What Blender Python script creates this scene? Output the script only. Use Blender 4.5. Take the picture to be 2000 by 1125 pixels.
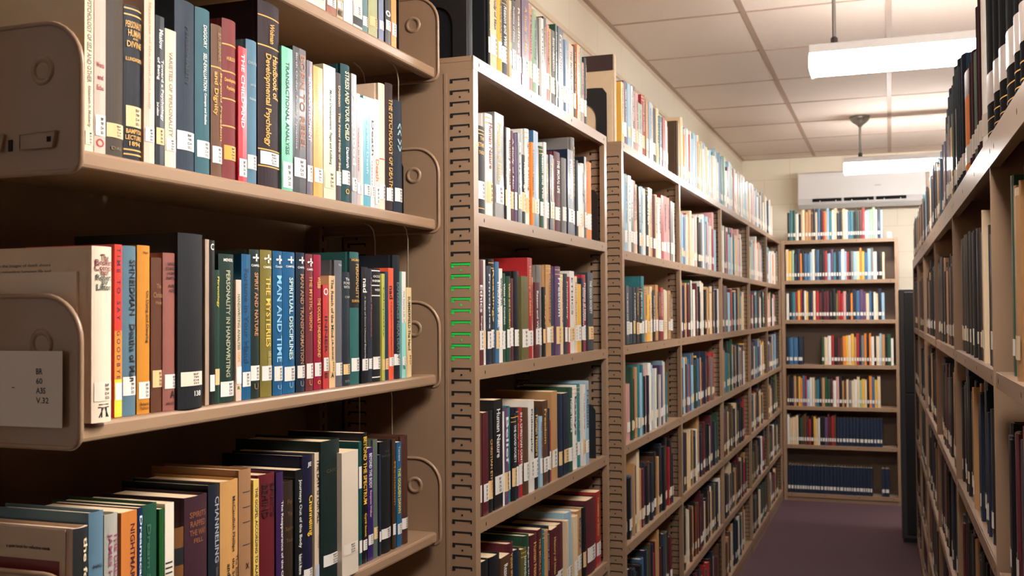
import bpy, bmesh, math, random
from mathutils import Vector, Matrix
for o in list(bpy.data.objects): bpy.data.objects.remove(o)
SC=bpy.context.scene; COL=SC.collection
H=1.35                      # camera height above the floor
# ---------------------------------------------------------------- camera
F=2034.6; YAW,PIT,ROL=[math.radians(a) for a in (19.962,1.370,-.3935)]
cy,sy=math.cos(YAW),math.sin(YAW)
fw=Vector((-sy*math.cos(PIT),cy*math.cos(PIT),math.sin(PIT))); rt=Vector((cy,sy,0)); up=rt.cross(fw)
r2=math.cos(ROL)*rt+math.sin(ROL)*up; u2=-math.sin(ROL)*rt+math.cos(ROL)*up
cam=bpy.data.cameras.new('camera'); co=bpy.data.objects.new('camera',cam); COL.objects.link(co)
M=Matrix((r2,u2,-fw)).transposed().to_4x4(); M.translation=Vector((0,0,H)); co.matrix_world=M
cam.sensor_width=36; cam.lens=36*F/2000; cam.clip_start=.02
cam.dof.use_dof=True; cam.dof.focus_distance=1.75; cam.dof.aperture_fstop=11
SC.camera=co
# ---------------------------------------------------------------- world, exposure
SC.view_settings.view_transform='Standard'; SC.view_settings.look='None'
SC.view_settings.gamma=1; SC.view_settings.use_curve_mapping=False
SC.view_settings.exposure=EXPO=0.36
wd=bpy.data.worlds.new('world'); SC.world=wd; wd.use_nodes=True
wd.node_tree.nodes['Background'].inputs[0].default_value=(.5,.6,.8,1); wd.node_tree.nodes['Background'].inputs[1].default_value=.5
LAMP=50.0                   # emission of the fluorescent lenses
LAMP_COL=(1,.955,.915)
# ---- measured tables: y0, y1, height, spine x, colour, binding, description, lettering, label
S1=[
(1.3591, 1.3853, 0.157, -0.838, (190, 200, 210), 'p', 'pale grey book at top edge of picture', [], (0.87, 0.95, (228, 222, 212))),
(1.3868, 1.4154, 0.164, -0.838, (196, 206, 214), 'p', 'white and light blue spine on the top bracket shelf', [], (0.85, 0.93, (228, 222, 212))),
(1.4154, 1.4482, 0.1715, -0.838, (216, 208, 190), 'p', 'cream white book on the top bracket shelf', [], (0.85, 0.93, (228, 222, 212))),
(1.4498, 1.4822, 0.1802, -0.838, (150, 86, 66), 'p', 'red brown pictured spine on the top bracket shelf', [], (0.86, 0.93, (228, 222, 212))),
(1.4839, 1.504, 0.1864, -0.838, (196, 164, 120), 'p', 'tan patterned slim spine on the top bracket shelf', [('MIND', 'h', 0.92, 0.97, 0.5, 0.8, (25, 25, 28))], (0.85, 0.91, (228, 222, 212))),
(1.5057, 1.5368, 0.1922, -0.838, (226, 218, 204), 'p', 'white book with grey handwriting style title', [('Psychology', 'd', 0.5, 0.8, 0.5, 0.5, (130, 130, 130))], None),
(1.5385, 1.5708, 0.2001, -0.838, (214, 206, 196), 'p', 'white glossy book with black picture near its foot', ['P.90.97'], (0.8, 0.88, (228, 222, 212))),
(1.5726, 1.5947, 0.2063, -0.838, (110, 138, 140), 'h', 'grey teal cloth book on the top bracket shelf', [], (0.86, 0.94, (228, 222, 212))),
(1.5985, 1.6329, 0.2134, -0.838, (176, 176, 136), 'h', 'pale olive book with cream label band', [], (0.83, 0.91, (226, 190, 135))),
(1.6348, 1.6545, 0.2194, -0.838, (138, 146, 168), 'h', 'slim lavender grey book on the top bracket shelf', [], (0.83, 0.9, (228, 222, 212))),
(1.6565, 1.6786, 0.2229, -0.838, (26, 26, 28), 'p', 'black spine with white dot on top bracket shelf', [('o', 'h', 0.72, 0.77, 0.5, 0.9, (225, 222, 215))], (0.8, 0.88, (228, 222, 212))),
(1.6807, 1.7013, 0.2266, -0.838, (222, 146, 62), 'p', 'orange spine last in row on top bracket shelf', [], (0.8, 0.9, (228, 222, 212))),
]
S2=[
(0.9208, 0.935, 0.1932, -0.838, (228, 208, 172), 'p', 'cream paperback with grey slanted title beside the dark end bracket', [('PSYCHOLOGY OF SELF AND OTHER', 'd', 0.12, 0.6, 0.5, 0.5, (110, 105, 95)), ('Elizabeth K Moberly', 'd', 0.62, 0.86, 0.5, 0.4, (110, 105, 95))], (0.88, 0.96, (228, 214, 180))),
(0.9358, 0.9544, 0.1995, -0.838, (205, 178, 160), 'p', 'pale pinkish book with three small red words on spine', [('Words', 'h', 0.48, 0.51, 0.5, 0.7, (150, 50, 50)), ('and', 'h', 0.55, 0.58, 0.5, 0.5, (150, 50, 50)), ('Echo', 'h', 0.61, 0.64, 0.5, 0.6, (150, 50, 50)), ('O', 'h', 0.915, 0.965, 0.5, 0.7, (170, 45, 45))], (0.78, 0.9, (222, 214, 205))),
(0.9552, 0.9873, 0.1907, -0.838, (72, 58, 44), 'h', 'thick olive brown cloth book with a plain cream label band', [('DAI', 'h', 0.94, 0.96, 0.5, 0.5, (120, 95, 60))], (0.8, 0.885, (226, 190, 135))),
(0.9873, 1.0182, 0.1827, -0.838, (20, 24, 34), 'h', 'black rounded book with gold bands and gold PERSONALITY lettering', [('PERSONALITY', 'h', 0.1, 0.145, 0.5, 0.9, (214, 160, 72)), ('HUMAN', 'h', 0.155, 0.2, 0.5, 0.7, (214, 160, 72)), ('AND', 'h', 0.205, 0.22, 0.5, 0.3, (214, 160, 72)), ('DIVINE', 'h', 0.23, 0.27, 0.5, 0.8, (214, 160, 72)), ('ILLINGWORTH', 'h', 0.335, 0.36, 0.5, 0.9, (214, 160, 72)), ('BAMPTON', 'h', 0.8, 0.83, 0.5, 0.85, (214, 160, 72)), ('LECTURES', 'h', 0.84, 0.87, 0.5, 0.9, (214, 160, 72)), ('1894', 'h', 0.88, 0.91, 0.5, 0.6, (214, 160, 72)), 'B.02', 'B.06', 'B.935', 'B.965'], (0.65, 0.785, (226, 190, 135))),
(1.0191, 1.0385, 0.2174, -0.838, (218, 188, 165), 'p', 'tall cream pink book between the gold banded and small navy books', [('Mysteries of the mind and body', 'd', 0.1, 0.7, 0.5, 0.3, (190, 150, 110))], (0.8, 0.88, (225, 215, 205))),
(1.0394, 1.0565, 0.1839, -0.838, (26, 34, 44), 'p', 'navy paperback with white title Toward a Psychology of Being', [('Maslow', 'd', 0.09, 0.22, 0.6, 0.45, (225, 222, 215)), ('Toward a Psychology', 'd', 0.29, 0.7, 0.72, 0.36, (225, 222, 215)), ('of Being', 'd', 0.28, 0.43, 0.3, 0.36, (225, 222, 215)), ('2nd edition', 'd', 0.58, 0.67, 0.25, 0.25, (225, 222, 215))], (0.75, 0.86, (226, 190, 135))),
(1.0574, 1.0789, 0.172, -0.838, (232, 208, 176), 'p', 'short cream paperback titled in thin grey capitals', [('VARIETIES OF PERSONALITY', 'd', 0.16, 0.78, 0.5, 0.35, (130, 120, 105))], (0.79, 0.88, (226, 218, 204))),
(1.0799, 1.1197, 0.2168, -0.838, (34, 50, 66), 'h', 'wide dark slate blue cloth book with glossy label pocket', [('PERSONALITY', 'd', 0.15, 0.5, 0.5, 0.2, (26, 38, 50))], (0.77, 0.88, (228, 222, 212))),
(1.1208, 1.152, 0.217, -0.838, (52, 98, 108), 'h', 'teal cloth book with small white slanting title', [('DIGGORY', 'd', 0.1, 0.24, 0.5, 0.24, (225, 222, 215)), ('SELF-EVALUATION:', 'd', 0.27, 0.5, 0.5, 0.24, (225, 222, 215)), ('Concepts and Studies', 'd', 0.51, 0.7, 0.5, 0.2, (225, 222, 215))], (0.8, 0.9, (228, 222, 212))),
(1.1531, 1.1777, 0.203, -0.838, (108, 72, 50), 'h', 'brown book with gold title about freedom and dignity', [('B.F. SKINNER', 'd', 0.05, 0.24, 0.6, 0.3, (150, 120, 70)), 'B.28', ('Beyond Freedom', 'd', 0.31, 0.76, 0.75, 0.36, (214, 160, 72)), ('and Dignity', 'd', 0.31, 0.6, 0.28, 0.36, (214, 160, 72))], (0.8, 0.91, (228, 222, 212))),
(1.1788, 1.2103, 0.2176, -0.838, (122, 44, 44), 'h', 'brick red book with four thin gold lines across spine', ['B.16', 'B.33', 'B.50', 'B.67', ('HURLOCK', 'h', 0.235, 0.26, 0.5, 0.6, (214, 160, 72)), ('Developmental', 'h', 0.37, 0.4, 0.5, 0.8, (214, 160, 72)), ('Psychology', 'h', 0.42, 0.45, 0.5, 0.6, (214, 160, 72))], (0.79, 0.88, (222, 160, 70))),
(1.2114, 1.232, 0.187, -0.838, (196, 40, 56), 'p', 'slim bright red paperback beside the blue grey book', [('THE CHILD AND', 'd', 0.05, 0.6, 0.5, 0.4, (225, 222, 215))], (0.83, 0.96, (228, 222, 212))),
(1.2332, 1.2593, 0.2023, -0.838, (84, 122, 142), 'h', 'blue grey cloth book left of the tall maroon handbook', [('CHILDREN', 'h', 0.15, 0.17, 0.5, 0.8, (150, 160, 160)), ('and the', 'h', 0.3, 0.32, 0.5, 0.5, (150, 160, 160)), ('Nature', 'h', 0.4, 0.42, 0.5, 0.6, (150, 160, 160))], (0.8, 0.9, (205, 205, 198))),
(1.2631, 1.3185, 0.267, -0.838, (40, 20, 28), 'h', 'tallest dark maroon handbook with gold title and white label', ['B.08', ('Wolman', 'd', 0.11, 0.22, 0.55, 0.22, (214, 160, 72)), 'B.24', ('Handbook of', 'd', 0.28, 0.52, 0.72, 0.3, (214, 160, 72)), ('Developmental Psychology', 'd', 0.28, 0.78, 0.35, 0.3, (214, 160, 72)), 'B.80', 'B.89'], (0.81, 0.88, (228, 222, 212))),
(1.3199, 1.3505, 0.2134, -0.838, (104, 184, 152), 'p', 'mint green book with black condensed title', [('TRANSACTIONAL ANALYSIS', 'd', 0.1, 0.75, 0.5, 0.32, (20, 50, 40))], (0.8, 0.98, (214, 222, 210))),
(1.3505, 1.3882, 0.2208, -0.838, (36, 34, 40), 'p', 'black glossy book with large brown letters BORN', [('BORN TO REBEL', 'd', 0.04, 0.7, 0.72, 0.42, (150, 100, 70)), ('Birth Order, Family Dynamics', 'd', 0.04, 0.7, 0.25, 0.18, (170, 165, 165))], (0.76, 0.89, (228, 222, 212))),
(1.3897, 1.4078, 0.208, -0.838, (98, 86, 96), 'p', 'slim mauve grey book beside the black glossy book', [('SEXUAL DEVELOPMENT', 'd', 0.12, 0.6, 0.5, 0.45, (215, 205, 210))], (0.78, 0.9, (228, 222, 212))),
(1.4093, 1.4387, 0.204, -0.838, (236, 150, 52), 'p', 'orange spined paperback with white block lettering', [('TOWARD A PSYCHOLOGY', 'd', 0.12, 0.55, 0.5, 0.3, (245, 200, 150))], (0.78, 0.89, (228, 222, 212))),
(1.4403, 1.4789, 0.2135, -0.838, (206, 206, 172), 'p', 'pale green cream book with black title Moral Development', [('Moral Development', 'd', 0.18, 0.48, 0.55, 0.28, (25, 25, 28)), ('Piaget and Kohlberg', 'd', 0.5, 0.74, 0.55, 0.28, (25, 25, 28))], (0.79, 0.92, (222, 205, 160))),
(1.4806, 1.4989, 0.2085, -0.838, (84, 76, 74), 'h', 'slim taupe book squeezed beside the dark teal book', [('Dobson   The New Hide or Seek', 'd', 0.1, 0.8, 0.5, 0.4, (225, 190, 150))], (0.77, 0.88, (228, 222, 212))),
(1.5006, 1.5315, 0.2278, -0.838, (28, 72, 76), 'h', 'dark teal book with cream title Stress and Your Child', [('STRESS AND YOUR CHILD', 'd', 0.05, 0.55, 0.5, 0.45, (230, 220, 180)), ('Danforth', 'd', 0.6, 0.75, 0.5, 0.3, (225, 222, 215)), ('O', 'h', 0.9, 0.94, 0.5, 0.4, (214, 160, 72))], (0.77, 0.87, (228, 222, 212))),
(1.5315, 1.5492, 0.2177, -0.838, (150, 150, 150), 'p', 'silvery book with vertical white title left of pink book', [('Adulthood', 'd', 0.15, 0.7, 0.5, 0.6, (225, 222, 215))], (0.8, 0.9, (228, 222, 212))),
(1.5492, 1.5617, 0.1879, -0.838, (186, 160, 160), 'p', 'narrow dusty pink spine on the upper bracket shelf', [('Values in time', 'd', 0.3, 0.7, 0.5, 0.4, (120, 60, 60))], (0.8, 0.9, (228, 222, 212))),
(1.5617, 1.5726, 0.1832, -0.838, (226, 208, 182), 'p', 'very thin cream booklet left of the turquoise book', [], (0.8, 0.9, (228, 222, 212))),
(1.5726, 1.5985, 0.1885, -0.838, (70, 156, 176), 'p', 'turquoise paperback with a white label band', [('Age and Death', 'd', 0.2, 0.7, 0.5, 0.35, (180, 220, 225))], (0.8, 0.9, (228, 222, 212))),
(1.5985, 1.6136, 0.189, -0.838, (215, 210, 205), 'p', 'thin white book with red dots right of the turquoise', [('Death ........', 'd', 0.2, 0.8, 0.5, 0.5, (60, 50, 50))], (0.8, 0.9, (228, 222, 212))),
(1.6136, 1.6329, 0.1905, -0.838, (205, 196, 190), 'p', 'white and red slim spine reading Death', [('Death', 'd', 0.55, 0.75, 0.5, 0.6, (200, 110, 40))], (0.8, 0.96, (228, 222, 212))),
(1.6329, 1.6585, 0.2231, -0.838, (232, 206, 182), 'h', 'tall pale peach book whose cover shows above thin ones', ['R.6'], (0.8, 0.92, (228, 222, 212))),
(1.6605, 1.6909, 0.2293, -0.838, (52, 34, 34), 'h', 'dark brown book titled The Psychology of Death in yellow', [('THE PSYCHOLOGY OF DEATH', 'd', 0.12, 0.82, 0.5, 0.5, (205, 160, 80))], (0.82, 0.92, (228, 222, 212))),
(1.693, 1.7288, 0.2044, -0.838, (34, 42, 56), 'h', 'navy book standing last before the wire bookend', [('<< >>', 'd', 0.2, 0.45, 0.5, 0.5, (140, 170, 170))], (0.78, 0.9, (228, 222, 212))),
]
S3=[
(0.9115, 0.9215, 0.1665, -0.84, (226, 204, 180), 'p', 'small cream paperback about death and dying nearest the bracket', [('Kubler-Ross  QUESTIONS AND ANSWERS ON DEATH A', 'd', 0.04, 0.68, 0.5, 0.4, (120, 80, 50))], (0.7, 0.92, (205, 208, 215))),
(0.9142, 0.9454, 0.1944, -0.818, (228, 206, 180), 'h', 'stained cream book titled The Broken Connection', [('The', 'h', 0.045, 0.085, 0.5, 0.4, (110, 30, 40)), ('Broken', 'h', 0.075, 0.11, 0.5, 0.8, (110, 30, 40)), ('Connec-', 'h', 0.105, 0.14, 0.5, 0.85, (110, 30, 40)), ('tion', 'h', 0.135, 0.165, 0.5, 0.4, (110, 30, 40)), ('Robert', 'h', 0.16, 0.195, 0.5, 0.75, (50, 70, 60)), ('Jay', 'h', 0.19, 0.22, 0.5, 0.35, (50, 70, 60)), ('Lifton', 'h', 0.215, 0.25, 0.5, 0.7, (50, 70, 60)), 'K.94'], (0.77, 0.88, (226, 208, 186))),
(0.9717, 0.9844, 0.2001, -0.84, (214, 60, 46), 'p', 'slim red to yellow book titled Time to Say Goodbye', [('T I M E   T O   S A Y', 'd', 0.02, 0.44, 0.5, 0.5, (60, 30, 60)), ('G O O D B Y E', 'd', 0.5, 0.78, 0.5, 0.5, (60, 30, 60)), 'G'], (0.8, 0.9, (228, 222, 212))),
(0.9853, 1.0108, 0.1995, -0.84, (88, 118, 132), 'h', 'blue grey book with black title Deaths of Man', [('SHNEIDMAN', 'd', 0.08, 0.41, 0.62, 0.42, (25, 25, 28)), ('Deaths of Man', 'd', 0.46, 0.8, 0.62, 0.42, (25, 25, 28))], (0.77, 0.88, (228, 222, 212))),
(1.0125, 1.0354, 0.2016, -0.84, (202, 132, 40), 'h', 'mustard yellow book titled On Dying and Denying', [('Weisman', 'h', 0.035, 0.05, 0.5, 0.4, (25, 25, 28)), ('On Dying and Denying', 'd', 0.27, 0.58, 0.62, 0.3, (25, 25, 28)), ('Behavioral', 'h', 0.93, 0.95, 0.5, 0.7, (90, 50, 20)), ('Publications', 'h', 0.955, 0.975, 0.5, 0.7, (90, 50, 20))], (0.81, 0.91, (228, 222, 212))),
(1.0372, 1.059, 0.188, -0.84, (98, 58, 38), 'h', 'worn brown cloth book with faded pale label', [('The', 'h', 0.17, 0.2, 0.5, 0.4, (140, 100, 60)), ('Christian', 'h', 0.225, 0.26, 0.5, 0.8, (140, 100, 60)), ('Hope', 'h', 0.28, 0.31, 0.5, 0.5, (140, 100, 60))], (0.73, 0.84, (226, 190, 135))),
(1.0549, 1.0823, 0.1946, -0.836, (150, 92, 80), 'h', 'dusty pink cloth book with black stacked capitals', [('UNDER-', 'h', 0.06, 0.08, 0.5, 0.6, (25, 25, 28)), ('STANDING', 'h', 0.09, 0.11, 0.5, 0.8, (25, 25, 28)), ('HUMAN', 'h', 0.12, 0.14, 0.5, 0.6, (25, 25, 28)), ('NATURE', 'h', 0.15, 0.17, 0.5, 0.7, (25, 25, 28)), ('ALFRED', 'h', 0.2, 0.22, 0.5, 0.55, (25, 25, 28)), ('ADLER', 'h', 0.23, 0.25, 0.5, 0.5, (25, 25, 28)), ('A', 'h', 0.875, 0.92, 0.5, 0.3, (25, 25, 28)), ('MINERVA', 'h', 0.945, 0.96, 0.5, 0.7, (80, 40, 40))], (0.77, 0.86, (228, 222, 212))),
(1.0739, 1.1232, 0.2205, -0.828, (24, 25, 28), 'h', 'thick black rounded volume with handwritten 138 near its foot', [('138', 'h', 0.9, 0.93, 0.7, 0.3, (225, 222, 215))], (0.79, 0.87, (232, 212, 190))),
(1.1405, 1.1492, 0.2167, -0.84, (176, 150, 128), 'p', 'tattered tan booklet squeezed beside the thick black volume', [], None),
(1.1492, 1.1614, 0.2161, -0.84, (26, 28, 30), 'p', 'black paperback with white letter at top of spine', [('C', 'h', 0.02, 0.06, 0.5, 0.6, (225, 222, 215))], (0.82, 0.92, (228, 222, 212))),
(1.1614, 1.1726, 0.1773, -0.84, (28, 60, 44), 'h', 'short dark green book titled Phrenology in yellow', [('Phrenology', 'd', 0.05, 0.28, 0.5, 0.5, (220, 200, 60))], (0.74, 0.86, (226, 190, 135))),
(1.1737, 1.2084, 0.1996, -0.84, (28, 52, 42), 'h', 'wide dark green book titled Personality in Handwriting', [('MENDEL', 'h', 0.03, 0.05, 0.5, 0.6, (225, 222, 215)), ('PERSONALITY IN HANDWRITING', 'd', 0.11, 0.83, 0.45, 0.25, (170, 170, 140))], (0.86, 0.96, (228, 222, 212))),
(1.2084, 1.2215, 0.1656, -0.84, (226, 190, 170), 'p', 'pale pink paperback titled Handwriting Analysis in green', [('HANDWRITING ANALYSIS', 'd', 0.12, 0.58, 0.5, 0.5, (40, 110, 60)), ('DUPE', 'd', 0.6, 0.68, 0.5, 0.45, (200, 160, 60)), ('R', 'h', 0.88, 0.91, 0.5, 0.5, (90, 140, 50))], (0.72, 0.86, (228, 222, 212))),
(1.2215, 1.2435, 0.2017, -0.84, (28, 88, 128), 'p', 'blue book with dark script title on your hand', [('Fortune in Your Hand', 'd', 0.1, 0.75, 0.5, 0.5, (20, 50, 80))], (0.81, 0.91, (228, 222, 212))),
(1.2435, 1.2687, 0.2094, -0.84, (26, 42, 38), 'h', 'blackish green book with cross titled Spirit and Nature', [('+', 'h', 0.03, 0.08, 0.5, 0.6, (225, 222, 215)), ('CAMPBELL', 'h', 0.1, 0.115, 0.5, 0.8, (225, 222, 215)), ('SPIRIT AND NATURE', 'd', 0.155, 0.58, 0.5, 0.35, (190, 130, 90)), ('U', 'h', 0.9, 0.94, 0.5, 0.4, (130, 110, 70))], (0.78, 0.88, (228, 222, 212))),
(1.2713, 1.3014, 0.2103, -0.84, (124, 112, 46), 'h', 'olive gold book with white cross titled The Mysteries', [('+', 'h', 0.03, 0.09, 0.5, 0.6, (225, 222, 215)), ('CAMPBELL', 'h', 0.11, 0.125, 0.5, 0.7, (225, 222, 215)), ('THE MYSTERIES', 'd', 0.18, 0.66, 0.5, 0.4, (214, 180, 80)), ('PAPERS ERANOS', 'd', 0.69, 0.79, 0.6, 0.3, (200, 180, 120))], (0.79, 0.89, (228, 222, 212))),
(1.3027, 1.3285, 0.2104, -0.84, (22, 88, 130), 'h', 'blue book with white cross titled Man and Time', [('+', 'h', 0.03, 0.09, 0.5, 0.6, (225, 222, 215)), ('Campbell', 'h', 0.1, 0.12, 0.5, 0.7, (225, 222, 215)), ('MAN AND TIME', 'd', 0.17, 0.77, 0.5, 0.5, (130, 190, 220)), ('U', 'h', 0.93, 0.96, 0.5, 0.4, (120, 160, 190))], (0.8, 0.9, (228, 222, 212))),
(1.3299, 1.3637, 0.2105, -0.84, (22, 90, 134), 'h', 'blue book with white cross titled Spiritual Disciplines', [('+', 'h', 0.03, 0.08, 0.5, 0.5, (225, 222, 215)), ('CAMPBELL', 'h', 0.095, 0.11, 0.5, 0.7, (225, 222, 215)), ('SPIRITUAL DISCIPLINES', 'd', 0.18, 0.76, 0.5, 0.32, (200, 220, 200)), ('U', 'h', 0.92, 0.96, 0.5, 0.3, (120, 170, 200))], (0.81, 0.91, (228, 222, 212))),
(1.3652, 1.3901, 0.2114, -0.84, (24, 42, 60), 'h', 'navy book with white cross titled Man and Transformation', [('+', 'h', 0.03, 0.08, 0.5, 0.6, (225, 222, 215)), ('CAMPBELL', 'h', 0.1, 0.115, 0.5, 0.8, (225, 222, 215)), ('MAN AND TRANSFORMATION', 'd', 0.155, 0.8, 0.5, 0.4, (170, 120, 80)), ('U', 'h', 0.92, 0.96, 0.5, 0.4, (120, 130, 140))], (0.81, 0.9, (228, 222, 212))),
(1.3916, 1.4142, 0.2103, -0.84, (112, 46, 50), 'h', 'dull red book with white cross titled The Mystic Vision', [('+', 'h', 0.03, 0.09, 0.5, 0.7, (225, 222, 215)), ('CAMPBELL', 'h', 0.105, 0.12, 0.5, 0.8, (225, 222, 215)), ('THE MYSTIC VISION', 'd', 0.16, 0.56, 0.5, 0.4, (214, 140, 80)), ('U', 'h', 0.92, 0.96, 0.5, 0.4, (190, 120, 80))], (0.8, 0.91, (228, 222, 212))),
(1.4157, 1.439, 0.2107, -0.84, (150, 22, 52), 'h', 'crimson book titled The Occult Underground', [('WEBB', 'd', 0.165, 0.25, 0.5, 0.4, (214, 170, 90)), ('THE OCCULT UNDERGROUND', 'd', 0.32, 0.76, 0.5, 0.4, (214, 170, 90)), ('O', 'h', 0.93, 0.96, 0.5, 0.4, (214, 160, 72))], (0.8, 0.9, (228, 222, 212))),
(1.4405, 1.458, 0.1639, -0.84, (190, 60, 60), 'p', 'short book with red white and black spine panels', [('O', 'h', 0.03, 0.1, 0.5, 0.8, (225, 222, 215)), ('INNER LIFE', 'd', 0.3, 0.9, 0.5, 0.5, (40, 30, 30))], (0.7, 0.83, (228, 222, 212))),
(1.4596, 1.4792, 0.1792, -0.84, (222, 182, 136), 'p', 'cream tan paperback titled The Reach of the Mind', [('The Reach of the Mind', 'd', 0.03, 0.55, 0.5, 0.45, (25, 25, 28)), ('J.B. RHINE', 'd', 0.57, 0.75, 0.5, 0.35, (25, 25, 28)), ('A', 'h', 0.87, 0.91, 0.5, 0.5, (25, 25, 28))], (0.76, 0.86, (226, 190, 135))),
(1.4808, 1.5059, 0.2049, -0.84, (98, 98, 104), 'h', 'plain grey cloth book behind the cream tan paperback', [('The', 'h', 0.03, 0.045, 0.5, 0.4, (180, 180, 185))], (0.81, 0.91, (228, 222, 212))),
(1.5059, 1.5317, 0.1866, -0.84, (36, 44, 52), 'h', 'slate book with stacked title The Power Within', [('The', 'h', 0.05, 0.075, 0.5, 0.5, (225, 222, 215)), ('POWER', 'h', 0.085, 0.11, 0.5, 0.8, (190, 190, 180)), ('WITHIN', 'h', 0.12, 0.145, 0.5, 0.8, (190, 190, 180)), ('CAMP', 'h', 0.21, 0.23, 0.5, 0.6, (150, 150, 150)), ('DUTTON', 'h', 0.95, 0.97, 0.5, 0.6, (140, 140, 140))], (0.81, 0.9, (226, 190, 135))),
(1.5334, 1.5654, 0.2211, -0.84, (48, 100, 98), 'h', 'tall teal book with black upper panel titled Personality', ['P.05.42', ('HUMAN', 'h', 0.05, 0.07, 0.5, 0.8, (214, 160, 72)), ('PERSONALITY', 'd', 0.09, 0.35, 0.6, 0.4, (190, 150, 80)), ('SURVIVAL', 'h', 0.36, 0.38, 0.5, 0.8, (214, 160, 72))], (0.8, 0.9, (228, 222, 212))),
(1.5672, 1.5911, 0.1974, -0.84, (24, 24, 28), 'p', 'black paperback with white lowercase nad and small title', [('nad', 'd', 0.1, 0.22, 0.5, 0.6, (225, 222, 215)), ('A Study of Some Unusual Experiences', 'd', 0.25, 0.85, 0.5, 0.25, (190, 190, 190))], (0.79, 0.89, (228, 222, 212))),
(1.593, 1.608, 0.1956, -0.84, (44, 48, 62), 'h', 'slim dark slate book titled Psychical Phenomena', [('Psychical Phenomena', 'd', 0.08, 0.6, 0.5, 0.5, (140, 90, 70))], (0.79, 0.88, (228, 222, 212))),
(1.6099, 1.6426, 0.1965, -0.84, (28, 28, 32), 'h', 'black book titled Occult Phenomena with white rules', ['W.02', ('OCCULT', 'h', 0.06, 0.08, 0.5, 0.8, (225, 222, 215)), ('PHENOMENA', 'h', 0.1, 0.12, 0.5, 0.9, (225, 222, 215)), 'W.15', ('WIESEN', 'h', 0.18, 0.2, 0.5, 0.6, (225, 222, 215)), 'W.24', 'W.96'], (0.78, 0.89, (228, 222, 212))),
(1.6426, 1.6545, 0.1883, -0.84, (190, 186, 86), 'p', 'thin yellow green booklet between black and navy books', [('Telepathy', 'd', 0.1, 0.6, 0.5, 0.5, (60, 120, 50))], (0.8, 0.9, (226, 190, 135))),
(1.6545, 1.6685, 0.1924, -0.84, (40, 60, 84), 'p', 'thin navy spine left of the orange paperback', [], (0.8, 0.9, (226, 190, 135))),
(1.6685, 1.6888, 0.1994, -0.84, (226, 92, 62), 'p', 'orange red paperback with black lowercase nad lettering', [('nad', 'd', 0.16, 0.28, 0.5, 0.7, (25, 25, 28)), ('A Study of Some Unusual Experiences', 'd', 0.3, 0.8, 0.5, 0.25, (25, 25, 28))], (0.8, 0.88, (228, 222, 212))),
(1.6909, 1.7201, 0.2237, -0.84, (28, 34, 44), 'h', 'tall navy black book titled Experiences Near Death', [('EXPERIENCES NEAR DEATH', 'd', 0.22, 0.83, 0.5, 0.35, (110, 120, 130))], (0.8, 0.89, (228, 222, 212))),
(1.7222, 1.7394, 0.1948, -0.84, (150, 214, 206), 'p', 'white topped turquoise paperback near the shelf end', ['V.0.48', ('The Secret Life of', 'd', 0.18, 0.48, 0.5, 0.35, (120, 100, 80)), ('Pan', 'h', 0.88, 0.92, 0.5, 0.5, (30, 80, 80))], (0.8, 0.88, (228, 222, 212))),
(1.7415, 1.7634, 0.166, -0.84, (226, 200, 150), 'p', 'short cream paperback last before the black bookend', [('SUMMERFIELD The Hand', 'd', 0.1, 0.7, 0.5, 0.5, (25, 25, 28))], (0.74, 0.87, (226, 190, 135))),
]
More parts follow.
